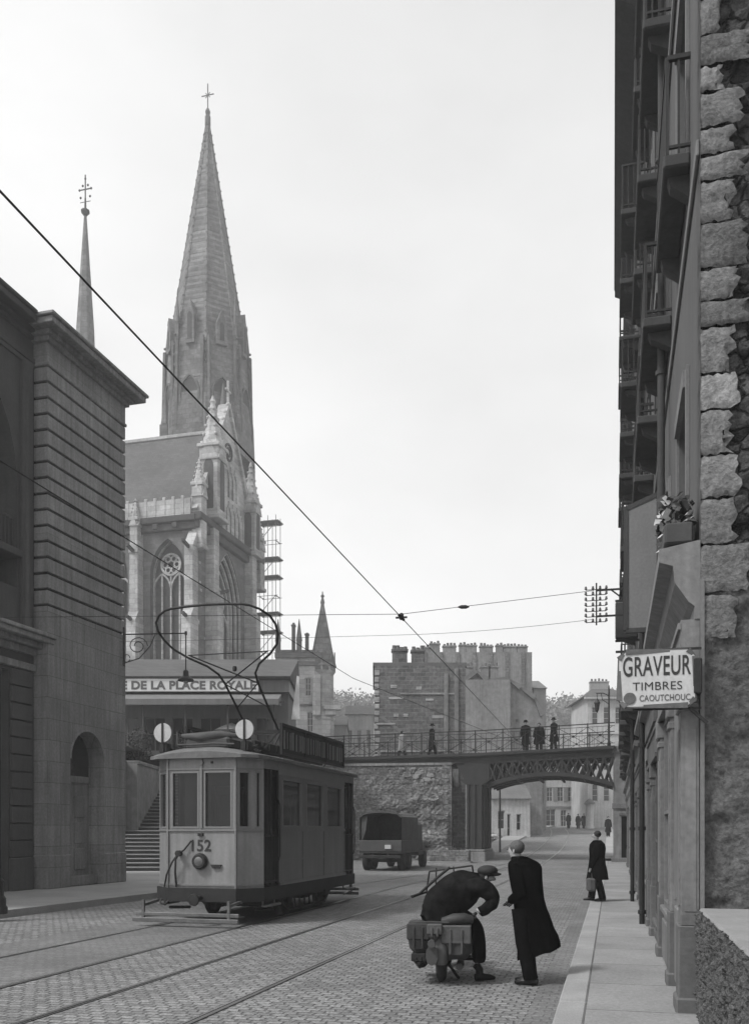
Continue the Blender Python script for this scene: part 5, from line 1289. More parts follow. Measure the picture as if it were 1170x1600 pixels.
for a, b in zip(P, P[1:]): q.bar((a[0], .4, H2+a[1]-.55), (b[0], .4, H2+b[1]-.55), .16, .5)
q.build('roof_edge', m_tile, r2)
for i, x in enumerate((1.0, 2.6, 3.3)): stack(r2, x, 1.6, H2+.3, .9, .5, 1.0, 3, m_brick2)
q = MB()
for (a, c) in ((1.0, 12), (3.6, 11.8), (5.2, 11.6), (2.2, 10.4)): q.bbox(a, a+.22, .46, .55, c, c+.22, .01)
q.build('beam_sockets', m_chd, r2)
r3, L3_, H3 = house('tenement', 'tall tenement crowned by a long row of chimney stacks, behind the party walls', 652, 831, 91, 19.3, 10, m_brick2, m_tile, 0, None, roof='flat')
x = .5
while x < L3_-.6:
    if not (4.9 < x < 5.9):
        w_ = R.choice((.7, 1.0, 1.3)); stack(r3, x+w_/2, .6, H3-.1+R.uniform(-.1, .2), w_, .5, R.uniform(.45, .85), max(2, int(w_/.3)), m_brick2, .38); x += w_+R.choice((.03, .06, .3))
    else: x += .5
q = MB()
for i in range(7): q.bbox(.6+i*1.6, .95+i*1.6, -.12, .0, 8, H3, .02)
q.build('chimney_breasts', m_brick, r3)
# light tall end of the row that faces the road
r4, L4_, H4 = house('end_house', 'pale narrow end house where the left-hand row meets the road', 834, 853, 98, 16.8, 10, m_grey, m_tile, 1.8, [(.35, 1.0, 3.0, 4.6), (.35, 1.0, 7.2, 8.8)], roof='gable', rh=1.6, bars=(1, 2))
r5, L5_, H5 = house('low_house', 'low whitewashed house with a dark roof, under the arch beside the road', 768, 828, 79, 4.5, 6, m_white, m_tile, .6, [(.5, 1.1, 1.3, 2.9), (1.3, 1.6, .2, 2.6), (2.1, 2.5, 1.2, 2.6)], roof='gable', rh=1.3, bars=(1, 2))
r6, L6_, H6 = house('far_house', 'two-storey pale house with shuttered windows closing the street under the arch', 849, 921, 118, 10.3, 8, m_white, m_tile, 2.2, [(.4+i*1.35, .4+i*1.35+.75, 3.3, 5.1) for i in range(4)]+[(.3, 1.5, .1, 2.3), (2.2, 2.9, .1, 2.2), (3.6, 4.9, .3, 2.2)], roof='gable', rh=1.8)
q = MB(); q.bbox(0, L6_, -.12, -.0, 2.5, 2.75, .03); q.bbox(0, L6_, -.12, .0, H6-.3, H6, .03); q.build('cornice', m_grey, r6)
q = MB()
for i in range(4):
    for dx in (-.28, .78): q.bbox(.4+i*1.35+dx, .4+i*1.35+dx+.25, -.06, -.01, 3.3, 5.1, .01)
q.build('shutters', m_shut, r6)
r7, L7_, H7 = house('far_house', 'tall white classical house with a deep cornice seen above the right end of the bridge', 918, 990, 108, 17.4, 9, m_white, m_slate, 2.0, [(.5+i*1.35, .5+i*1.35+.7, z, z+2.0) for i in range(4) for z in (3.2, 6.8, 12.2)], roof='hip', rh=1.6, eave=.5, bars=(1, 3))
q = MB(); q.bbox(-.45, L7_+.4, -.45, -.0, H7-.35, H7+.0, .04); q.bbox(-.1, L7_, -.14, -.0, 11.0, 11.3, .03); q.bbox(-.1, L7_, -.14, -.0, 5.7, 5.9, .03); q.build('cornice', m_white, r7)
stack(r7, 2.4, 4.5, H7+1.3, 2.2, .8, 1.0, 5, m_grey)
house('far_house', 'pale block of houses left of the bare brick party wall, above the bridge railing', 540, 584, 112, 15.8, 8, m_white, m_tile, TZ, [(.3+i*1.1, .3+i*1.1+.5, 6.2, 8.4) for i in range(3)], roof='gable', rh=1.6)
house('far_house', 'small grey house just right of the turret house, above the tram roof', 519, 541, 104, 13.6, 8, m_grey, m_tile, TZ, [(.4, .9, 4.4, 6)], roof='gable', rh=1.5)
t = thing('kiosk_pillar', 'white pillar with a dark cap standing at the far end of the road', 'pillar', (at(921, 99).x, 99, gz(99)+.13))
q = MB(); q.lathe([(.5, 0), (.5, .2), (.42, .3), (.42, 2.5), (.45, 2.6)], (0, 0, 0), 14); q.build('drum', m_white, t)
q = MB(); q.lathe([(.6, 2.6), (.55, 2.8), (.1, 3.2)], (0, 0, 0), 14); q.build('cap', m_tile, t)
# rubble strip left of the road beyond the pier
q = MB()
for i in range(1500):
    Y = R.uniform(56, 76); f = R.random(); X = .256*Y-7.3-1.9-4.0*f; s0 = R.uniform(.08, .34); h = .12+1.0*math.sin(min(f*2.4, 3.1))*R.random()
    c = Vector((X, Y, gz(Y)+h*.8)); rot = Matrix.Rotation(R.uniform(0, 6), 3, 'Z') @ Matrix.Rotation(R.uniform(-.7, .7), 3, 'X')
    P = [c+rot @ Vector((a*s0*R.uniform(.7, 1.2), b*s0*R.uniform(.5, 1), d*s0*R.uniform(.3, .7))) for a in (-1, 1) for b in (-1, 1) for d in (-1, 1)]
    q.raw(P, [(0, 1, 3, 2), (4, 6, 7, 5), (0, 4, 5, 1), (2, 3, 7, 6), (0, 2, 6, 4), (1, 5, 7, 3)], 0 if R.random() < .7 else 1)
q.build('rubble', [m_ruin, m_chl], label='strip of demolition rubble beside the road beyond the bridge pier', cat='rubble', kind='stuff')
q = MB(); q.prism([(0, 0), (4.3, 0), (3.2, .9), (1.2, 1.1)], lambda a, b, k_: (a+k_*4.6, k_*19, b+k_*.9)); q.build('rubble_bank', m_earth, None, (.256*56-13.4, 56, .1), 0, kind='structure')
t = thing('utility_pole', 'thin dark pole rising from the rubble beyond the bridge pier', 'pole', (at(781, 60).x, 60, gz(60)))
t['label'] = 'thin dark pole rising from the rubble beyond the bridge pier'
q = MB(); q.tube([(0, 0, 0), (0, 0, 5.6)], [.07, .05], 7); q.build('shaft', m_wood_d, t); q = MB(); q.bar((-.4, 0, 4.9), (.4, 0, 4.9), .06); q.build('crossarm', m_wood_d, t)
q = MB(); q.bbox(0, 2.3, 0, .9, 0, .16, .03); q.bbox(.1, 2.2, .05, .85, .16, .75, .03, 1)
q.build('concrete_block', [m_conc, m_ruin], None, (2.8, 49.2, 0), RZ_R, label='low pale concrete slab at the foot of the ruined retaining wall', cat='block')
# wooded hill
q = MB(); hv = []; NX, NY = 60, 14
hp = lambda X: 39+4*noise.noise(Vector((X*.02, 2, 0)))
for j in range(NY+1):
    for i in range(NX+1):
        X = -260+i*10; f = j/NY; hv.append((X, 175+f*120, 3+(hp(X)-5)*math.sin(min(f*1.7, 1.57))+1.5*noise.noise(Vector((X*.05, f*9, 5)))))
q.raw(hv, [(j*(NX+1)+i, j*(NX+1)+i+1, (j+1)*(NX+1)+i+1, (j+1)*(NX+1)+i) for j in range(NY) for i in range(NX)], 0, True)
q.build('hill', m_hill, kind='structure')
q = MB()
for i in range(420):
    if R.random() < .5: X = R.uniform(-30, 10)
    else: X = R.uniform(35, 75)
    f = .55+.45*R.random(); Y = 190+f*75; cz_ = 3+(hp(X)-5)*math.sin(min((Y-175)/120*1.7, 1.57))+R.uniform(-1, 2); rr = R.uniform(1.6, 3.4)
    for k_ in range(46):
        v = Vector((R.gauss(0, 1), R.gauss(0, 1), R.gauss(0, .9))).normalized()*rr*R.uniform(.7, 1.08); c = Vector((X, Y, cz_+rr*.6))+v
        s1 = R.uniform(.2, .5); u = Vector((R.uniform(-1, 1), R.uniform(-1, 1), R.uniform(-1, 1))).normalized()*s1; w2 = u.orthogonal().normalized()*s1
        q.poly([c-u, c-w2, c+u, c+w2])
q.build('hillside_wood', m_hill, kind='stuff', label='faint wood on the hill beyond the houses', cat='wood')
# ============================================================ lorry
lo_ = thing('lorry', 'small dark army lorry with a canvas tilt, driving away by the bridge', 'lorry', (at(594, 41.0).x, 41.0, 0), -.27)
q = MB(); n = 10
def tilt(y0, y1, w_, z0, z1, th=0):
    P = [(-w_, z0), (-w_, z1-.22)]+[(-w_*.88*math.cos(math.pi*i/n), z1-.14+.14*math.sin(math.pi*i/n)) for i in range(n+1)]+[(w_, z1-.22), (w_, z0)]
    return P
P = tilt(0, 0, .96, 1.2, 2.62)
A = [(x, .05, z) for x, z in P]; B = [(x, 3.3, z) for x, z in P]
for i in range(len(P)-1):
    for j in range(6):
        a0, a1 = j/6, (j+1)/6
        s0 = 1-.012*abs(math.sin(j*math.pi/2)); q.poly([Vector(A[i]).lerp(B[i], a0), Vector(A[i+1]).lerp(B[i+1], a0), Vector(A[i+1]).lerp(B[i+1], a1), Vector(A[i]).lerp(B[i], a1)])
q.poly(B)
for i in range(1, len(P)-2):                                        # gathered canvas round the rear opening
    q.bar(A[i], A[i+1], .09)
q.poly([(-.9, .12, 1.2), (-.9, .12, 2.4), (-.62, .12, 2.45), (-.7, .12, 1.8)])
q.build('canvas_tilt', m_canvas, lo_)
q = MB()
q.bbox(-.98, .98, 0, 3.35, .78, .86, .02); q.bbox(-.98, .98, -.03, .03, .86, 1.36, .02); q.bbox(-.99, -.93, .03, 3.3, .86, 1.36, .015); q.bbox(.93, .99, .03, 3.3, .86, 1.36, .015); q.bbox(-.93, .93, 3.25, 3.3, .86, 1.5, .015)
q.bbox(.25, .6, -.06, -.03, .95, 1.2, .01)
q.build('cargo_bed', m_truck, lo_)
q = MB(); q.bbox(.22, .5, -.075, -.06, .98, 1.16, .01); q.build('number_plate', m_sign, lo_)
q = MB(); q.bbox(-.9, .9, 3.4, 4.6, .8, 2.2, .12); q.bbox(-.5, .5, 4.6, 5.7, .75, 1.55, .1); q.bbox(-.95, .95, 3.5, 4.6, .62, .85, .05); q.build('cab', m_truck, lo_)
q = MB(); q.bbox(-.6, .6, 3.38, 3.41, 1.5, 2.0, .01); q.build('rear_window', m_glassd, lo_)
for x in (-.8, .8):
    q = MB(); q.tube([(x*1.12, 4.5, .75), (x*1.12, 4.7, 1.1), (x*1.12, 5.1, 1.22), (x*1.12, 5.5, 1.0)], (.18, .03) and .12, 8); q.bbox(min(x, x*1.4), max(x, x*1.4), 4.6, 5.5, 1.0, 1.1, .04); q.build('mudguard', m_truck, lo_)
    for y in (.75, 1.75, 5.0):
        q = MB()
        q.lathe([(.2, -.13), (.4, -.13), (.43, -.09), (.43, .09), (.4, .13), (.2, .13)], (x, y, .43), 18, ax='x'); wq = q.build('wheel', m_tyre, lo_)
        q = MB(); q.lathe([(.2, -.1), (.12, -.06), (.1, .12), (.19, .12)], (x+(.02 if x > 0 else -.04), y, .43), 12, ax='x'); q.build('rim', m_truck, wq)
q = MB(); q.bar((-.8, .75, .43), (.8, .75, .43), .12); q.bar((-.8, 1.75, .43), (.8, 1.75, .43), .12); q.bbox(-.4, -.3, 0, 5.4, .6, .76, .01); q.bbox(.3, .4, 0, 5.4, .6, .76, .01); q.bbox(-.95, .95, -.12, -.04, .56, .7, .02); q.build('chassis', m_tr_b, lo_)
# ============================================================ overhead wires
def wire(label, pts, r=.011, name='overhead_wire', cat='wire', group=None, sag=0):
    q = MB(); P = []
    for a, b in zip(pts, pts[1:]):
        a, b = Vector(a), Vector(b); n = 12
        for i in range(n): P.append(a.lerp(b, i/n)-Vector((0, 0, sag*4*(i/n)*(1-i/n))))
    P.append(Vector(pts[-1])); q.tube(P, r, 6); return q.build(name, m_wire, label=label, cat=cat, group=group)
WZ = 6.2
def wp(px, py, z=WZ):
    Y = (z-EYE)*1450/(1298-py); return ((px-585)*Y/1450, Y, z)
A0 = wp(0, 298); A1 = wp(627, 965)
dA = Vector(A1)-Vector(A0)
far = Vector(A1)+dA.normalized()*42
wire('trolley wire crossing the sky from upper left down towards the bridge', [tuple(Vector(A0)-dA.normalized()*9), A1, tuple(far)], .009)
B0 = wp(0, 720); B1 = wp(190, 845); B2 = wp(365, 945)
dB = (Vector(B2)-Vector(B0)).normalized()
wire('trolley wire above the tram, touching its bow collector', [tuple(Vector(B0)-dB*12), B0, B2, tuple(Vector(B2)+dB*9), tuple(Vector(B2)+dB*9+Vector((.36, .93, 0)).normalized()*22)], .009)
SW = wp(627, 965)
wire('upper cross-span wire running to the insulator rack', [(-24, 30, 8.6), (SW[0], SW[1], WZ+.07), tuple(Vector(SR(-1.2, 13.0, 7.33)))], .006)
wire('lower cross-span wire stretched across the street to the insulator rack', [(-18, 33, 8.4), (1.2, 26.5, 7.4), tuple(Vector(SR(-1.2, 13.05, 6.68)))], .0055, sag=.05)
q = MB(); q.bar((-.12, 0, 0), (.12, 0, 0), .035); q.bar((0, -.25, 0), (0, .25, 0), .04); q.lathe([(.03, -.05), (.05, -.02), (.05, .06), (.03, .09)], (0, 0, 0), 8); q.build('wire_hanger', m_wire, None, SW, RZ_R, label='black wire clamp where the trolley wire meets the cross-span', cat='clamp')
q = MB(); q.tube([(-.12, 0, 0), (-.05, 0, 0), (.05, 0, 0), (.12, 0, 0)], [.012, .04, .04, .012], 8); P_ = Vector(SW).lerp(Vector(SR(-1.2, 13.0, 7.33)), .3); q.build('strain_insulator', m_wire, None, (P_.x, P_.y, P_.z+.04), -.1, label='small strain insulator on the cross-span wire right of the clamp', cat='insulator')
# ============================================================ motorcycle
mo = thing('motorcycle', 'laden motorcycle with a tubular windscreen and bulging saddlebags, seen from behind', 'motorcycle', (.80, 11.05, 0), -.13)
for y, nm in ((0, 0), (1.32, 1)):
    q = MB()
    q.lathe([(.22, -.05), (.27, -.055), (.305, -.03), (.315, 0), (.305, .03), (.27, .055), (.22, .05)], (0, y, .315), 28, ax='x'); wq = q.build('wheel', m_tyre, mo)
    q = MB(); q.lathe([(.225, -.03), (.205, 0), (.225, .03)], (0, y, .315), 24, ax='x'); q.lathe([(.04, -.06), (.05, 0), (.04, .06)], (0, y, .315), 10, ax='x')
    for k_ in range(18):
        a = k_*math.pi/9; q.bar((.04*(-1)**k_, y+.04*math.cos(a), .315+.04*math.sin(a)), (0, y+.21*math.cos(a+.2), .315+.21*math.sin(a+.2)), .006)
    q.build('rim', m_steel_l, wq)
def guard(y, a0, a1, w_, r_, nm):
    q = MB(); N = 12; vs = []
    for i in range(N+1):
        a = rad(a0+(a1-a0)*i/N)
        for (x, dr) in ((-w_, -.05), (-w_*.9, 0), (-w_*.4, .03), (w_*.4, .03), (w_*.9, 0), (w_, -.05)): vs.append((x, y+(r_+dr)*math.cos(a), .315+(r_+dr)*math.sin(a)))
    q.raw(vs, [(i*6+k_, i*6+k_+1, (i+1)*6+k_+1, (i+1)*6+k_) for i in range(N) for k_ in range(5)], 0, True); return q.build(nm, m_truck, mo)
g1 = guard(0, 40, 190, .085, .36, 'rear_mudguard'); guard(1.32, 0, 150, .08, .36, 'front_mudguard')
q = MB(); q.prism([(-.05, .27), (-.07, .33), (-.065, .42), (-.04, .46), (.04, .46), (.065, .42), (.07, .33), (.05, .27), (.0, .24)], lambda a, b, k_: (a-.09, -.42+.02*k_+(b-.3)*-.05, b)); q.build('number_plate', m_truck, g1)
q = MB(); q.lathe([(.045, -.06), (.05, 0), (.03, .02)], (-.09, -.42, .5), 12, ax='y'); q.build('tail_lamp', m_truck, g1)
q = MB(); q.tube([(0, 1.32, .315), (0, 1.1, .9)], .025, 8); 
for x in (-.08, .08): q.tube([(x, 1.32, .315), (x, 1.08, .88)], .022, 8); q.tube([(x, 0, .315), (x, .45, .42), (x*.6, .85, .38)], .02, 8); q.tube([(x*1.2, 0, .34), (x*1.2, .1, .68)], .02, 8)
q.tube([(0, .1, .7), (0, .5, .62), (0, 1.05, .85)], .03, 8); q.tube([(0, 1.05, .8), (0, .95, .35), (0, .45, .3)], .03, 8); q.build('frame', m_iron, mo)
q = MB(); q.bbox(-.17, .17, .45, .8, .24, .5, .05); q.lathe([(.09, .14), (.11, .18), (.11, .30), (.08, .32)], (0, .62, .4), 12, ax='x')
for z in range(7): q.lathe([(.1, 0), (.1, .014)], (0, .66, .48+z*.024), 12)
q.tube([(.12, .6, .45), (.2, .5, .25), (.22, .1, .2), (.22, -.3, .22)], [.022, .025, .045, .04], 10); q.tube([(-.12, .6, .45), (-.2, .5, .25), (-.22, .1, .2), (-.22, -.15, .22)], [.022, .025, .045, .04], 10)
q.bar((.1, .35, .3), (.34, .35, .26), .03); q.bar((-.1, .35, .3), (-.34, .35, .26), .03); q.bbox(.2, .36, .25, .5, .22, .25, .008); q.bbox(-.36, -.2, .25, .5, .22, .25, .008)
q.bar((.06, .2, .2), (.2, .1, .02), .025); q.build('engine', m_tr_b, mo)
q = MB(); q.blob((0, .72, .72), (.14, .24, .12), 0, 14, 8); q.build('fuel_tank', m_truck, mo)
q = MB(); q.blob((0, .25, .74), (.17, .2, .06), 0, 14, 8); q.bbox(-.12, .12, -.3, .12, .66, .72, .03); q.build('saddle', m_bag, mo)
def bag(x0, x1, y0, y1, z0, z1, nm, m1, m2, lab=None):
    q = MB(); q.bbox(x0, x1, y0, y1, z0, z1, .065)
    v2 = []
    for (a, b, c) in q.v: v2.append((a+noise.noise(Vector((a*6, b*6, c*6)))*.04, b+noise.noise(Vector((a*6+9, b*6, c*6)))*.03, c+noise.noise(Vector((a*6, b*6+7, c*6)))*.03))
    q.v = v2; o = q.build(nm, m1, mo)
    if lab: o['label'] = lab
    q = MB(); q.bbox(x0-.008, x1+.008, y0-.02, y0+.03, z0+(z1-z0)*.5, z1+.01, .012); q.bbox(x0-.005, x1+.005, y0-.02, y1, z1-.01, z1+.02, .01)
    for f in (.3, .7): xx = x0+(x1-x0)*f; q.bbox(xx-.012, xx+.012, y0-.035, y0+.0, z0+.08, z1-.02, .004)
    q.build('flap', m2, o); return o
bag(-.38, -.13, -.32, .15, .36, .70, 'saddlebag', m_bag, m_bag); bag(-.33, -.17, -.30, .1, .2, .35, 'tool_box', m_iron, m_iron)
bag(.02, .35, -.34, .12, .30, .68, 'saddlebag', m_bag, m_bagl)
bag(-.14, .02, -.38, -.05, .50, .70, 'bedroll', m_bagl, m_bagl)
q = MB(); q.tube([(.02, -.2, .73), (.15, -.22, .76), (.28, -.2, .77), (.36, -.15, .75)], [.05, .07, .07, .05], 10); q.tube([(-.36, -.28, .72), (-.1, -.3, .73), (.1, -.28, .725)], .02, 6); crumple(q, .012, 14, 14); q.build('rolled_coat', m_bag, mo)
q = MB(); q.tube([(-.40, .75, .96), (-.26, .95, 1.0), (0, 1.02, 1.0), (.26, .95, 1.0), (.40, .75, .96)], .014, 8); q.tube([(-.42, .72, .955), (-.34, .84, .98)], .02, 8); q.tube([(.42, .72, .955), (.34, .84, .98)], .02, 8); q.build('handlebar', m_iron, mo)
q = MB(); 
W4 = [(-.26, 1.02, .98), (-.21, .9, 1.27), (.34, .86, 1.35), (.38, 1.0, 1.02)]
for a, b in zip(W4, W4[1:]+W4[:1]): q.tube([a, b], .012, 6)
q.tube([(-.12, .89, 1.315), (-.14, 1.02, .99)], .009, 6); q.tube([(.1, .875, 1.335), (.12, 1.0, 1.0)], .009, 6); q.tube([(-.33, .84, .99), (-.1, .8, 1.20), (.06, .78, 1.33)], .018, 6); q.build('windscreen_frame', m_iron, mo)
q = MB(); q.lathe([(.03, .1), (.09, .06), (.1, -.04), (.06, -.1)], (0, 1.3, .88), 14, ax='y'); q.build('headlight', m_iron, mo)
# ============================================================ people
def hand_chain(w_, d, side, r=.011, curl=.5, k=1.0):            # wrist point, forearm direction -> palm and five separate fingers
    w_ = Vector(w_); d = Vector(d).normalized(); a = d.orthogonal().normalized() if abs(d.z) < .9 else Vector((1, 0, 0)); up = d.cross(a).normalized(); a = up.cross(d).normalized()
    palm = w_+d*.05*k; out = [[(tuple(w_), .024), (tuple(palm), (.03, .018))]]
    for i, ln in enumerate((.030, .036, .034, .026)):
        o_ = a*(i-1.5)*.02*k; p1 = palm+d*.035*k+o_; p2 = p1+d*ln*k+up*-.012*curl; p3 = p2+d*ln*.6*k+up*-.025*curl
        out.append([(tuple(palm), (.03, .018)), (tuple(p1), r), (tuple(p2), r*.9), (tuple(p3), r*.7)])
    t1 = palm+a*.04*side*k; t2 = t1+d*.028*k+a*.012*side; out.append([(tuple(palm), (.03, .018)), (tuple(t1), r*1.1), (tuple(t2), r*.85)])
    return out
def person(label, loc, face=0, H=1.7, group=None, hem=.38, coat=None, legs=None, hat=None, stride=.1, bagside=0, arms=None, lean=0, near=False, rings=None, wd=1.0, bare=False):
    t = thing('person', label, 'person', loc, 0, group); ca, sa = math.cos(face), math.sin(face)
    coat = coat or m_coatb; legs = legs or m_trous
    def P(x, y, z): y = y+lean*z/H; return (x*ca-y*sa, x*sa+y*ca, z)
    h = H; hz = .525*h
    hd = P(0, .02, .93*h)
    arms = arms or {1: [(.24*wd, -.02, .62*h), (.25*wd, .06, .47*h)], -1: [(-.24*wd, -.02, .62*h), (-.25*wd, .06, .47*h)]}
    body = [[(P(0, 0, hz), (.11, .09)), (P(0, 0, .65*h), (.11, .09)), (P(0, 0, .77*h), (.13, .09)), (P(0, .0, .85*h), .05), (P(0, .015, .885*h), (.06, .075)), (P(0, .02, .93*h), (.074, .09)), (P(0, .005, .975*h), (.055, .065))],
            [(P(0, .02, .93*h), (.074, .09)), (P(0, .115, .915*h), .013)]]
    for sg in (-1, 1):
        e, w_ = arms[sg]; body.append([(P(0, 0, .77*h), (.13, .09)), (P(sg*.17*wd, 0, .80*h), .05), (P(*e), .038), (P(*w_), .026)])
        if near: skin_obj('shaded_hand', hand_chain(P(*w_), Vector(P(*w_))-Vector(P(*e)), -sg), m_shoe, t, 1)  # hands coloured near-black: shade on the skin put into the colour
        else: body[-1].append((P(w_[0], w_[1]+.03, w_[2]-.09), .03))
        body.append([(P(0, 0, hz), (.11, .09)), (P(sg*.09, 0, hz-.06), .08), (P(sg*.095, sg*stride*.4+.03, .29*h), .055), (P(sg*.09, sg*stride, .055*h), .036), (P(sg*.1, sg*stride+.1, .03), .03)])
    skin_obj('body', body, m_skin, t, 1)
    q = MB()
    if rings: q.loft(dense([tuple(g_) for g_ in rings], 6), 64, nf=7)
    else:
        R_ = []
        for (z, rx, ry, fo) in ((hem, .235*wd, .20, .07), (hem+.2, .215*wd, .18, .05), (.53*h, .19*wd, .155, .02), (.63*h, .175*wd, .14, 0), (.74*h, .2*wd, .15, 0), (.805*h, .205*wd, .13, 0), (.835*h, .14, .1, 0), (.862*h, .07, .07, 0)):
            c = P(0, -.01, z); R_.append((z, c[0], c[1], abs(ca)*rx+abs(sa)*ry, abs(sa)*rx+abs(ca)*ry, fo))
        q.loft(R_, 24)
    for sg in (-1, 1):
        e, w_ = arms[sg]; sh = P(sg*.165*wd, -.005, .80*h); E, W__ = P(*e), P(*w_); m_ = Vector(sh).lerp(Vector(E), .5)
        q.tube([Vector(P(sg*.08, 0, .82*h)), sh, m_, E, Vector(E).lerp(Vector(W__), .5), Vector(E).lerp(Vector(W__), .97)], [.06, .078, .072, .066, .06, .05], 12)
    crumple(q, .013 if near else .01, 3.5, 14)
    q.build('coat', coat, t)
    q = MB()
    for sg in (-1, 1):
        q.tube([P(sg*.08, 0, hz), P(sg*.095, sg*stride*.4+.02, .29*h), P(sg*.093, sg*stride*.8+.005, .14*h), P(sg*.09, sg*stride+.0, .045*h)], [.11, .092, .085, .085], 12)
    q.build('trousers', legs, t)
    for sg in (-1, 1):
        q = MB(); y0 = sg*stride; zz = .0
        pts = [P(sg*.095, y0-.08, .045), P(sg*.095, y0-.02, .055), P(sg*.1, y0+.08, .045), P(sg*.105, y0+.15, .035), P(sg*.105, y0+.19, .025)]
        q.tube(pts, [(.035, .04), (.045, .05), (.045, .04), (.042, .03), (.02, .02)], 10); q.build('shoe', m_shoe, t)
    q = MB(); hx = P(0, .01, .945*h)
    if hat == 'hat':
        q.lathe([(.16, 0), (.165, .012), (.1, .025), (.095, .1), (.06, .12)], (hx[0], hx[1], hx[2]+.02), 16); q.build('hat', m_coatb, t)
    elif hat == 'beret': q.blob((hx[0], hx[1], hx[2]+.05), (.13, .13, .05), 0, 14, 7); q.build('beret', m_coatb, t)
    else: q.blob(P(0, -.012, .948*h), (.088, .1, .085), 0, 16, 9, .02); q.build('hair', m_hairg if near else m_hair, t)
    if near:
        q = MB()
        for sg in (-1, 1): q.blob(P(sg*.083, .01, .918*h), (.014, .02, .03), 0, 8, 5)
        q.build('ears', m_skin, t)
        q = MB()
        for sg in (-1, 1): q.blob(P(sg*.032, .098, .932*h), (.009, .009, .007), 0, 6, 4)
        q.build('eyes', m_ink, t)
        q = MB(); c = P(0, -.005, .862*h); q.lathe([(.075, -.02), (.085, .0), (.078, .035), (.062, .04)], (c[0], c[1], c[2]), 16); q.build('collar', coat, t)
    return t, P
F = rad(64); rr_ = []
for z, cx, hw, fo in ((.36, .088, .25, .05), (.44, .085, .245, .05), (.52, .072, .238, .05), (.62, .05, .222, .04), (.78, .022, .203, .02), (.95, -.015, .185, .01), (1.1, -.04, .182, .0), (1.25, -.06, .19, 0), (1.36, -.07, .195, 0), (1.42, -.085, .175, 0), (1.46, -.10, .12, 0), (1.49, -.115, .07, 0)):
    rr_.append((z, cx, .02, hw, .17 if z < 1.3 else .15 if z < 1.44 else .1, fo, .075 if z < .4 else .05 if z < .5 else .02 if z < .7 else 0))
man, PP = person('man in a long flared black overcoat standing bareheaded beside the motorcycle', (1.83, 10.85, 0), F, 1.69, hem=.44, near=True, stride=.03, lean=.19, rings=rr_,
    arms={1: [(.22, -.08, 1.09), (.10, .10, .98)], -1: [(-.22, -.07, 1.08), (-.10, .10, .98)]})
# rider
rd = thing('person', 'man in dark jacket and flat cap sitting bent over on the motorcycle, one foot down', 'person', (.81, 10.95, 0))
ch_ = [[((0.02, .15, .82), (.15, .13)), ((.10, .18, .98), (.15, .13)), ((.24, .2, 1.12), (.16, .12)), ((.40, .2, 1.19), .055), ((.47, .2, 1.22), (.06, .07)), ((.56, .18, 1.26), (.085, .085)), ((.60, .17, 1.30), .06)],
       [((.56, .18, 1.26), (.085, .085)), ((.645, .17, 1.205), .014)],
       [((.24, .2, 1.12), (.16, .12)), ((.39, .08, 1.12), .06), ((.56, .06, .98), .04), ((.435, .0, .86), .02)],
       [((.24, .2, 1.12), (.16, .12)), ((.16, .5, 1.08), .06), ((.06, .66, .98), .045), ((-.02, .70, .87), .028)],
       [((0.02, .15, .82), (.15, .13)), ((.14, .15, .80), .09), ((.42, .24, .62), .065), ((.44, .12, .16), .04), ((.54, .16, .05), .035)],
       [((0.02, .15, .82), (.15, .13)), ((-.1, .2, .80), .09), ((-.17, .55, .64), .065), ((-.18, .40, .32), .04), ((-.2, .5, .27), .035)]]
skin_obj('shaded_hand', hand_chain((.40, .02, .83), (-.16, -.04, -.12), 1), m_shoe, rd, 1); skin_obj('shaded_hand', hand_chain((-.02, .70, .87), (-.1, .1, -.06), -1, curl=1.2), m_shoe, rd, 1)  # rider's hands, their shade painted in as near-black
skin_obj('body', ch_, m_skin, rd, 1)
jk = MB(); jp = [(-.17, .08, .70, .15, .13), (-.10, .1, .78, .2, .19), (-.02, .12, .88, .22, .225), (.08, .15, .98, .23, .245), (.19, .18, 1.06, .23, .245), (.30, .2, 1.12, .21, .215), (.39, .2, 1.16, .17, .165), (.46, .2, 1.20, .10, .10), (.50, .2, 1.22, .07, .075)]
jp = dense(jp, 5); jk.tube([q_[:3] for q_ in jp], [q_[3:] for q_ in jp], 44)
ja = dense([(.30, .08, 1.13, .10), (.42, .04, 1.13, .118), (.52, .03, 1.08, .105), (.585, .02, .99, .09), (.57, .0, .93, .08), (.50, .0, .88, .07), (.435, -.01, .845, .056)], 5); jk.tube([q_[:3] for q_ in ja], [q_[3] for q_ in ja], 24)
ja = dense([(.2, .36, 1.1, .1), (.12, .52, 1.05, .09), (.06, .64, .98, .075), (.02, .68, .92, .06), (-.01, .70, .88, .05)], 4); jk.tube([q_[:3] for q_ in ja], [q_[3] for q_ in ja], 20)
def crease(v, k_=.014):
    p_ = Vector(v); n1 = noise.noise(p_*7)+.5*noise.noise(p_*15); return (v[0]+k_*noise.noise(p_*9+Vector((5, 0, 0))), v[1]+k_*n1, v[2]+k_*noise.noise(p_*8+Vector((0, 9, 0)))*1.3)
jk.v = [crease(v, .018) for v in jk.v]; crumple(jk, .018, 9, 13); jk.build('jacket', m_jack, rd)
skin_obj('trousers', [[((0, .15, .80), (.16, .15)), ((.18, .14, .78), .13), ((.33, .18, .70), .125), ((.42, .22, .60), .11), ((.435, .17, .40), .10), ((.44, .13, .2), .085)],
                      [((0, .15, .80), (.16, .15)), ((-.12, .22, .76), .11), ((-.17, .54, .64), .08), ((-.18, .42, .36), .065)]], m_trous, rd, 2)
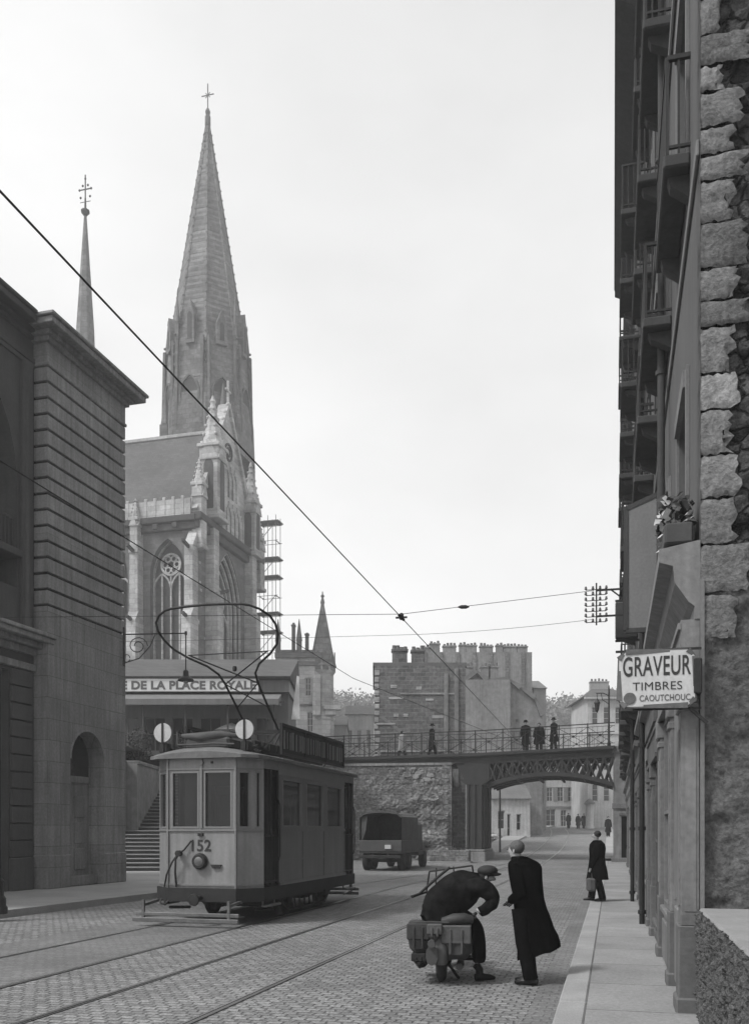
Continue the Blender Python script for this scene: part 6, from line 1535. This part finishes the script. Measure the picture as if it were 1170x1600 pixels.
q = MB(); q.tube([(.40, .10, .2), (.44, .11, .14), (.44, .11, .05)], [.05, .048, .045], 10); q.tube([(.39, .08, .05), (.46, .11, .055), (.56, .15, .045), (.63, .18, .03)], [(.035, .045), (.045, .05), (.042, .04), (.02, .022)], 10); q.build('shoe', m_shoe, rd)
q = MB(); q.tube([(-.19, .34, .3), (-.19, .42, .3), (-.2, .54, .28), (-.2, .62, .27)], [(.035, .04), (.045, .045), (.042, .04), (.02, .02)], 10); q.build('shoe', m_shoe, rd)
q = MB(); q.blob((.545, .175, 1.315), (.125, .125, .07), 0, 16, 8); q.blob((.62, .15, 1.275), (.09, .07, .025), 0, 12, 5); q.blob((.5, .18, 1.26), (.07, .09, .08), 0, 12, 6); q.build('flat_cap', m_hair, rd)
q = MB(); q.blob((.52, .10, 1.235), (.02, .015, .03), 0, 8, 5); q.blob((.52, .265, 1.235), (.02, .015, .03), 0, 8, 5); q.build('ears', m_skin, rd)
q = MB(); q.lathe([(.05, -.0), (.055, .01), (.055, .025), (.05, .03)], (0, 0, 0), 12); cf_ = q.build('cuff', m_cloth, rd, (.415, .015, .84), 0); cf_.rotation_euler = (0, rad(50), 0); cf_.scale = (.75, .75, .8)
# man on the pavement with a bag
w2, P2 = person('man in a black knee-length coat walking on the right-hand pavement with a bag', (5.27, 22.0, .12), rad(75), 1.68, hem=.52, stride=.13, wd=.92, hat='beret' if False else None,
    arms={1: [(.2, .02, 1.05), (.2, .12, .80)], -1: [(-.2, .02, 1.05), (-.22, .14, .78)]})
bg_ = thing('shopping_bag', 'worn bag held by the man on the right-hand pavement', 'bag', (5.27-.16, 21.9, .12))
q = MB(); q.bbox(-.09, .09, -.16, .16, .24, .56, .04); q.build('pouch', m_bagl, bg_)
q = MB(); q.tube([(0, -.1, .55), (0, -.06, .68), (0, .06, .68), (0, .1, .55)], .012, 6); q.build('handles', m_bag, bg_)
# people on the bridge and under it
def on_bridge(px, y): 
    s0 = -9+0
    # intersect the sight line with the bridge axis at local y
    ox, oy = BR[0]+y*sR, BR[1]+y*cR; k_ = (px-585)/1450
    s0 = (k_*oy-ox)/(cR+k_*sR); return (ox+s0*cR, oy-s0*sR, zd(s0))
for px, y, lab, H, kw in ((628, 1.2, 'leftmost walker on the bridge, in a pale grey coat', 1.55, dict(coat=m_shut, face=rad(-80), stride=.2)),
                          (675, .8, 'tall dark figure walking on the bridge above the lorry', 1.8, dict(face=rad(-85), stride=.18, hat='hat')),
                          (821, .5, 'figure in a black coat and hat leaning on the bridge railing, next to another', 1.68, dict(face=rad(180), hat='hat')),
                          (842, .6, 'bareheaded figure in a dark coat just right of the hatted one on the bridge', 1.55, dict(face=rad(160), wd=1.1)),
                          (865, .9, 'woman in a wide flared coat nearest the right end of the bridge', 1.78, dict(face=rad(100), wd=1.3, hem=.5, hat='hat'))):
    person(lab, on_bridge(px, y), H=H, group='people on the bridge', **kw)
for px, Y, lab, H, kw in ((888, 103, 'lone walker in the middle of the far road', 1.75, dict(face=0)),
                          (903, 102, 'left of two dark figures walking close together at the far end of the road', 1.65, dict(face=rad(170))),
                          (912, 102.4, 'right of two dark figures walking close together at the far end of the road', 1.7, dict(face=rad(180), wd=1.15)),
                          (950, 77, 'walker on the pavement just beyond the right end of the bridge', 1.7, dict(face=rad(175)))):
    person(lab, (at(px, Y).x, Y, gz(Y)+(.13 if px == 950 else 0)), H=H, group='people far down the street', coat=m_trous, **kw)
# ============================================================ haze
hz_ = MB(); hz_.box(-302, 362, -102, 322, -1.2, 96)
m_h = bpy.data.materials.new('haze'); m_h.use_nodes = True; n_ = m_h.node_tree.nodes
n_.remove(n_['Principled BSDF']); pv = n_.new('ShaderNodeVolumePrincipled'); pv.inputs['Color'].default_value = (.995, .995, .995, 1); pv.inputs['Density'].default_value = .0012; pv.inputs['Anisotropy'].default_value = .2
m_h.node_tree.links.new(pv.outputs[0], n_['Material Output'].inputs['Volume'])
hz_.build('haze', m_h, kind='stuff', label='thin pale mist fading the church and far houses', cat='haze')
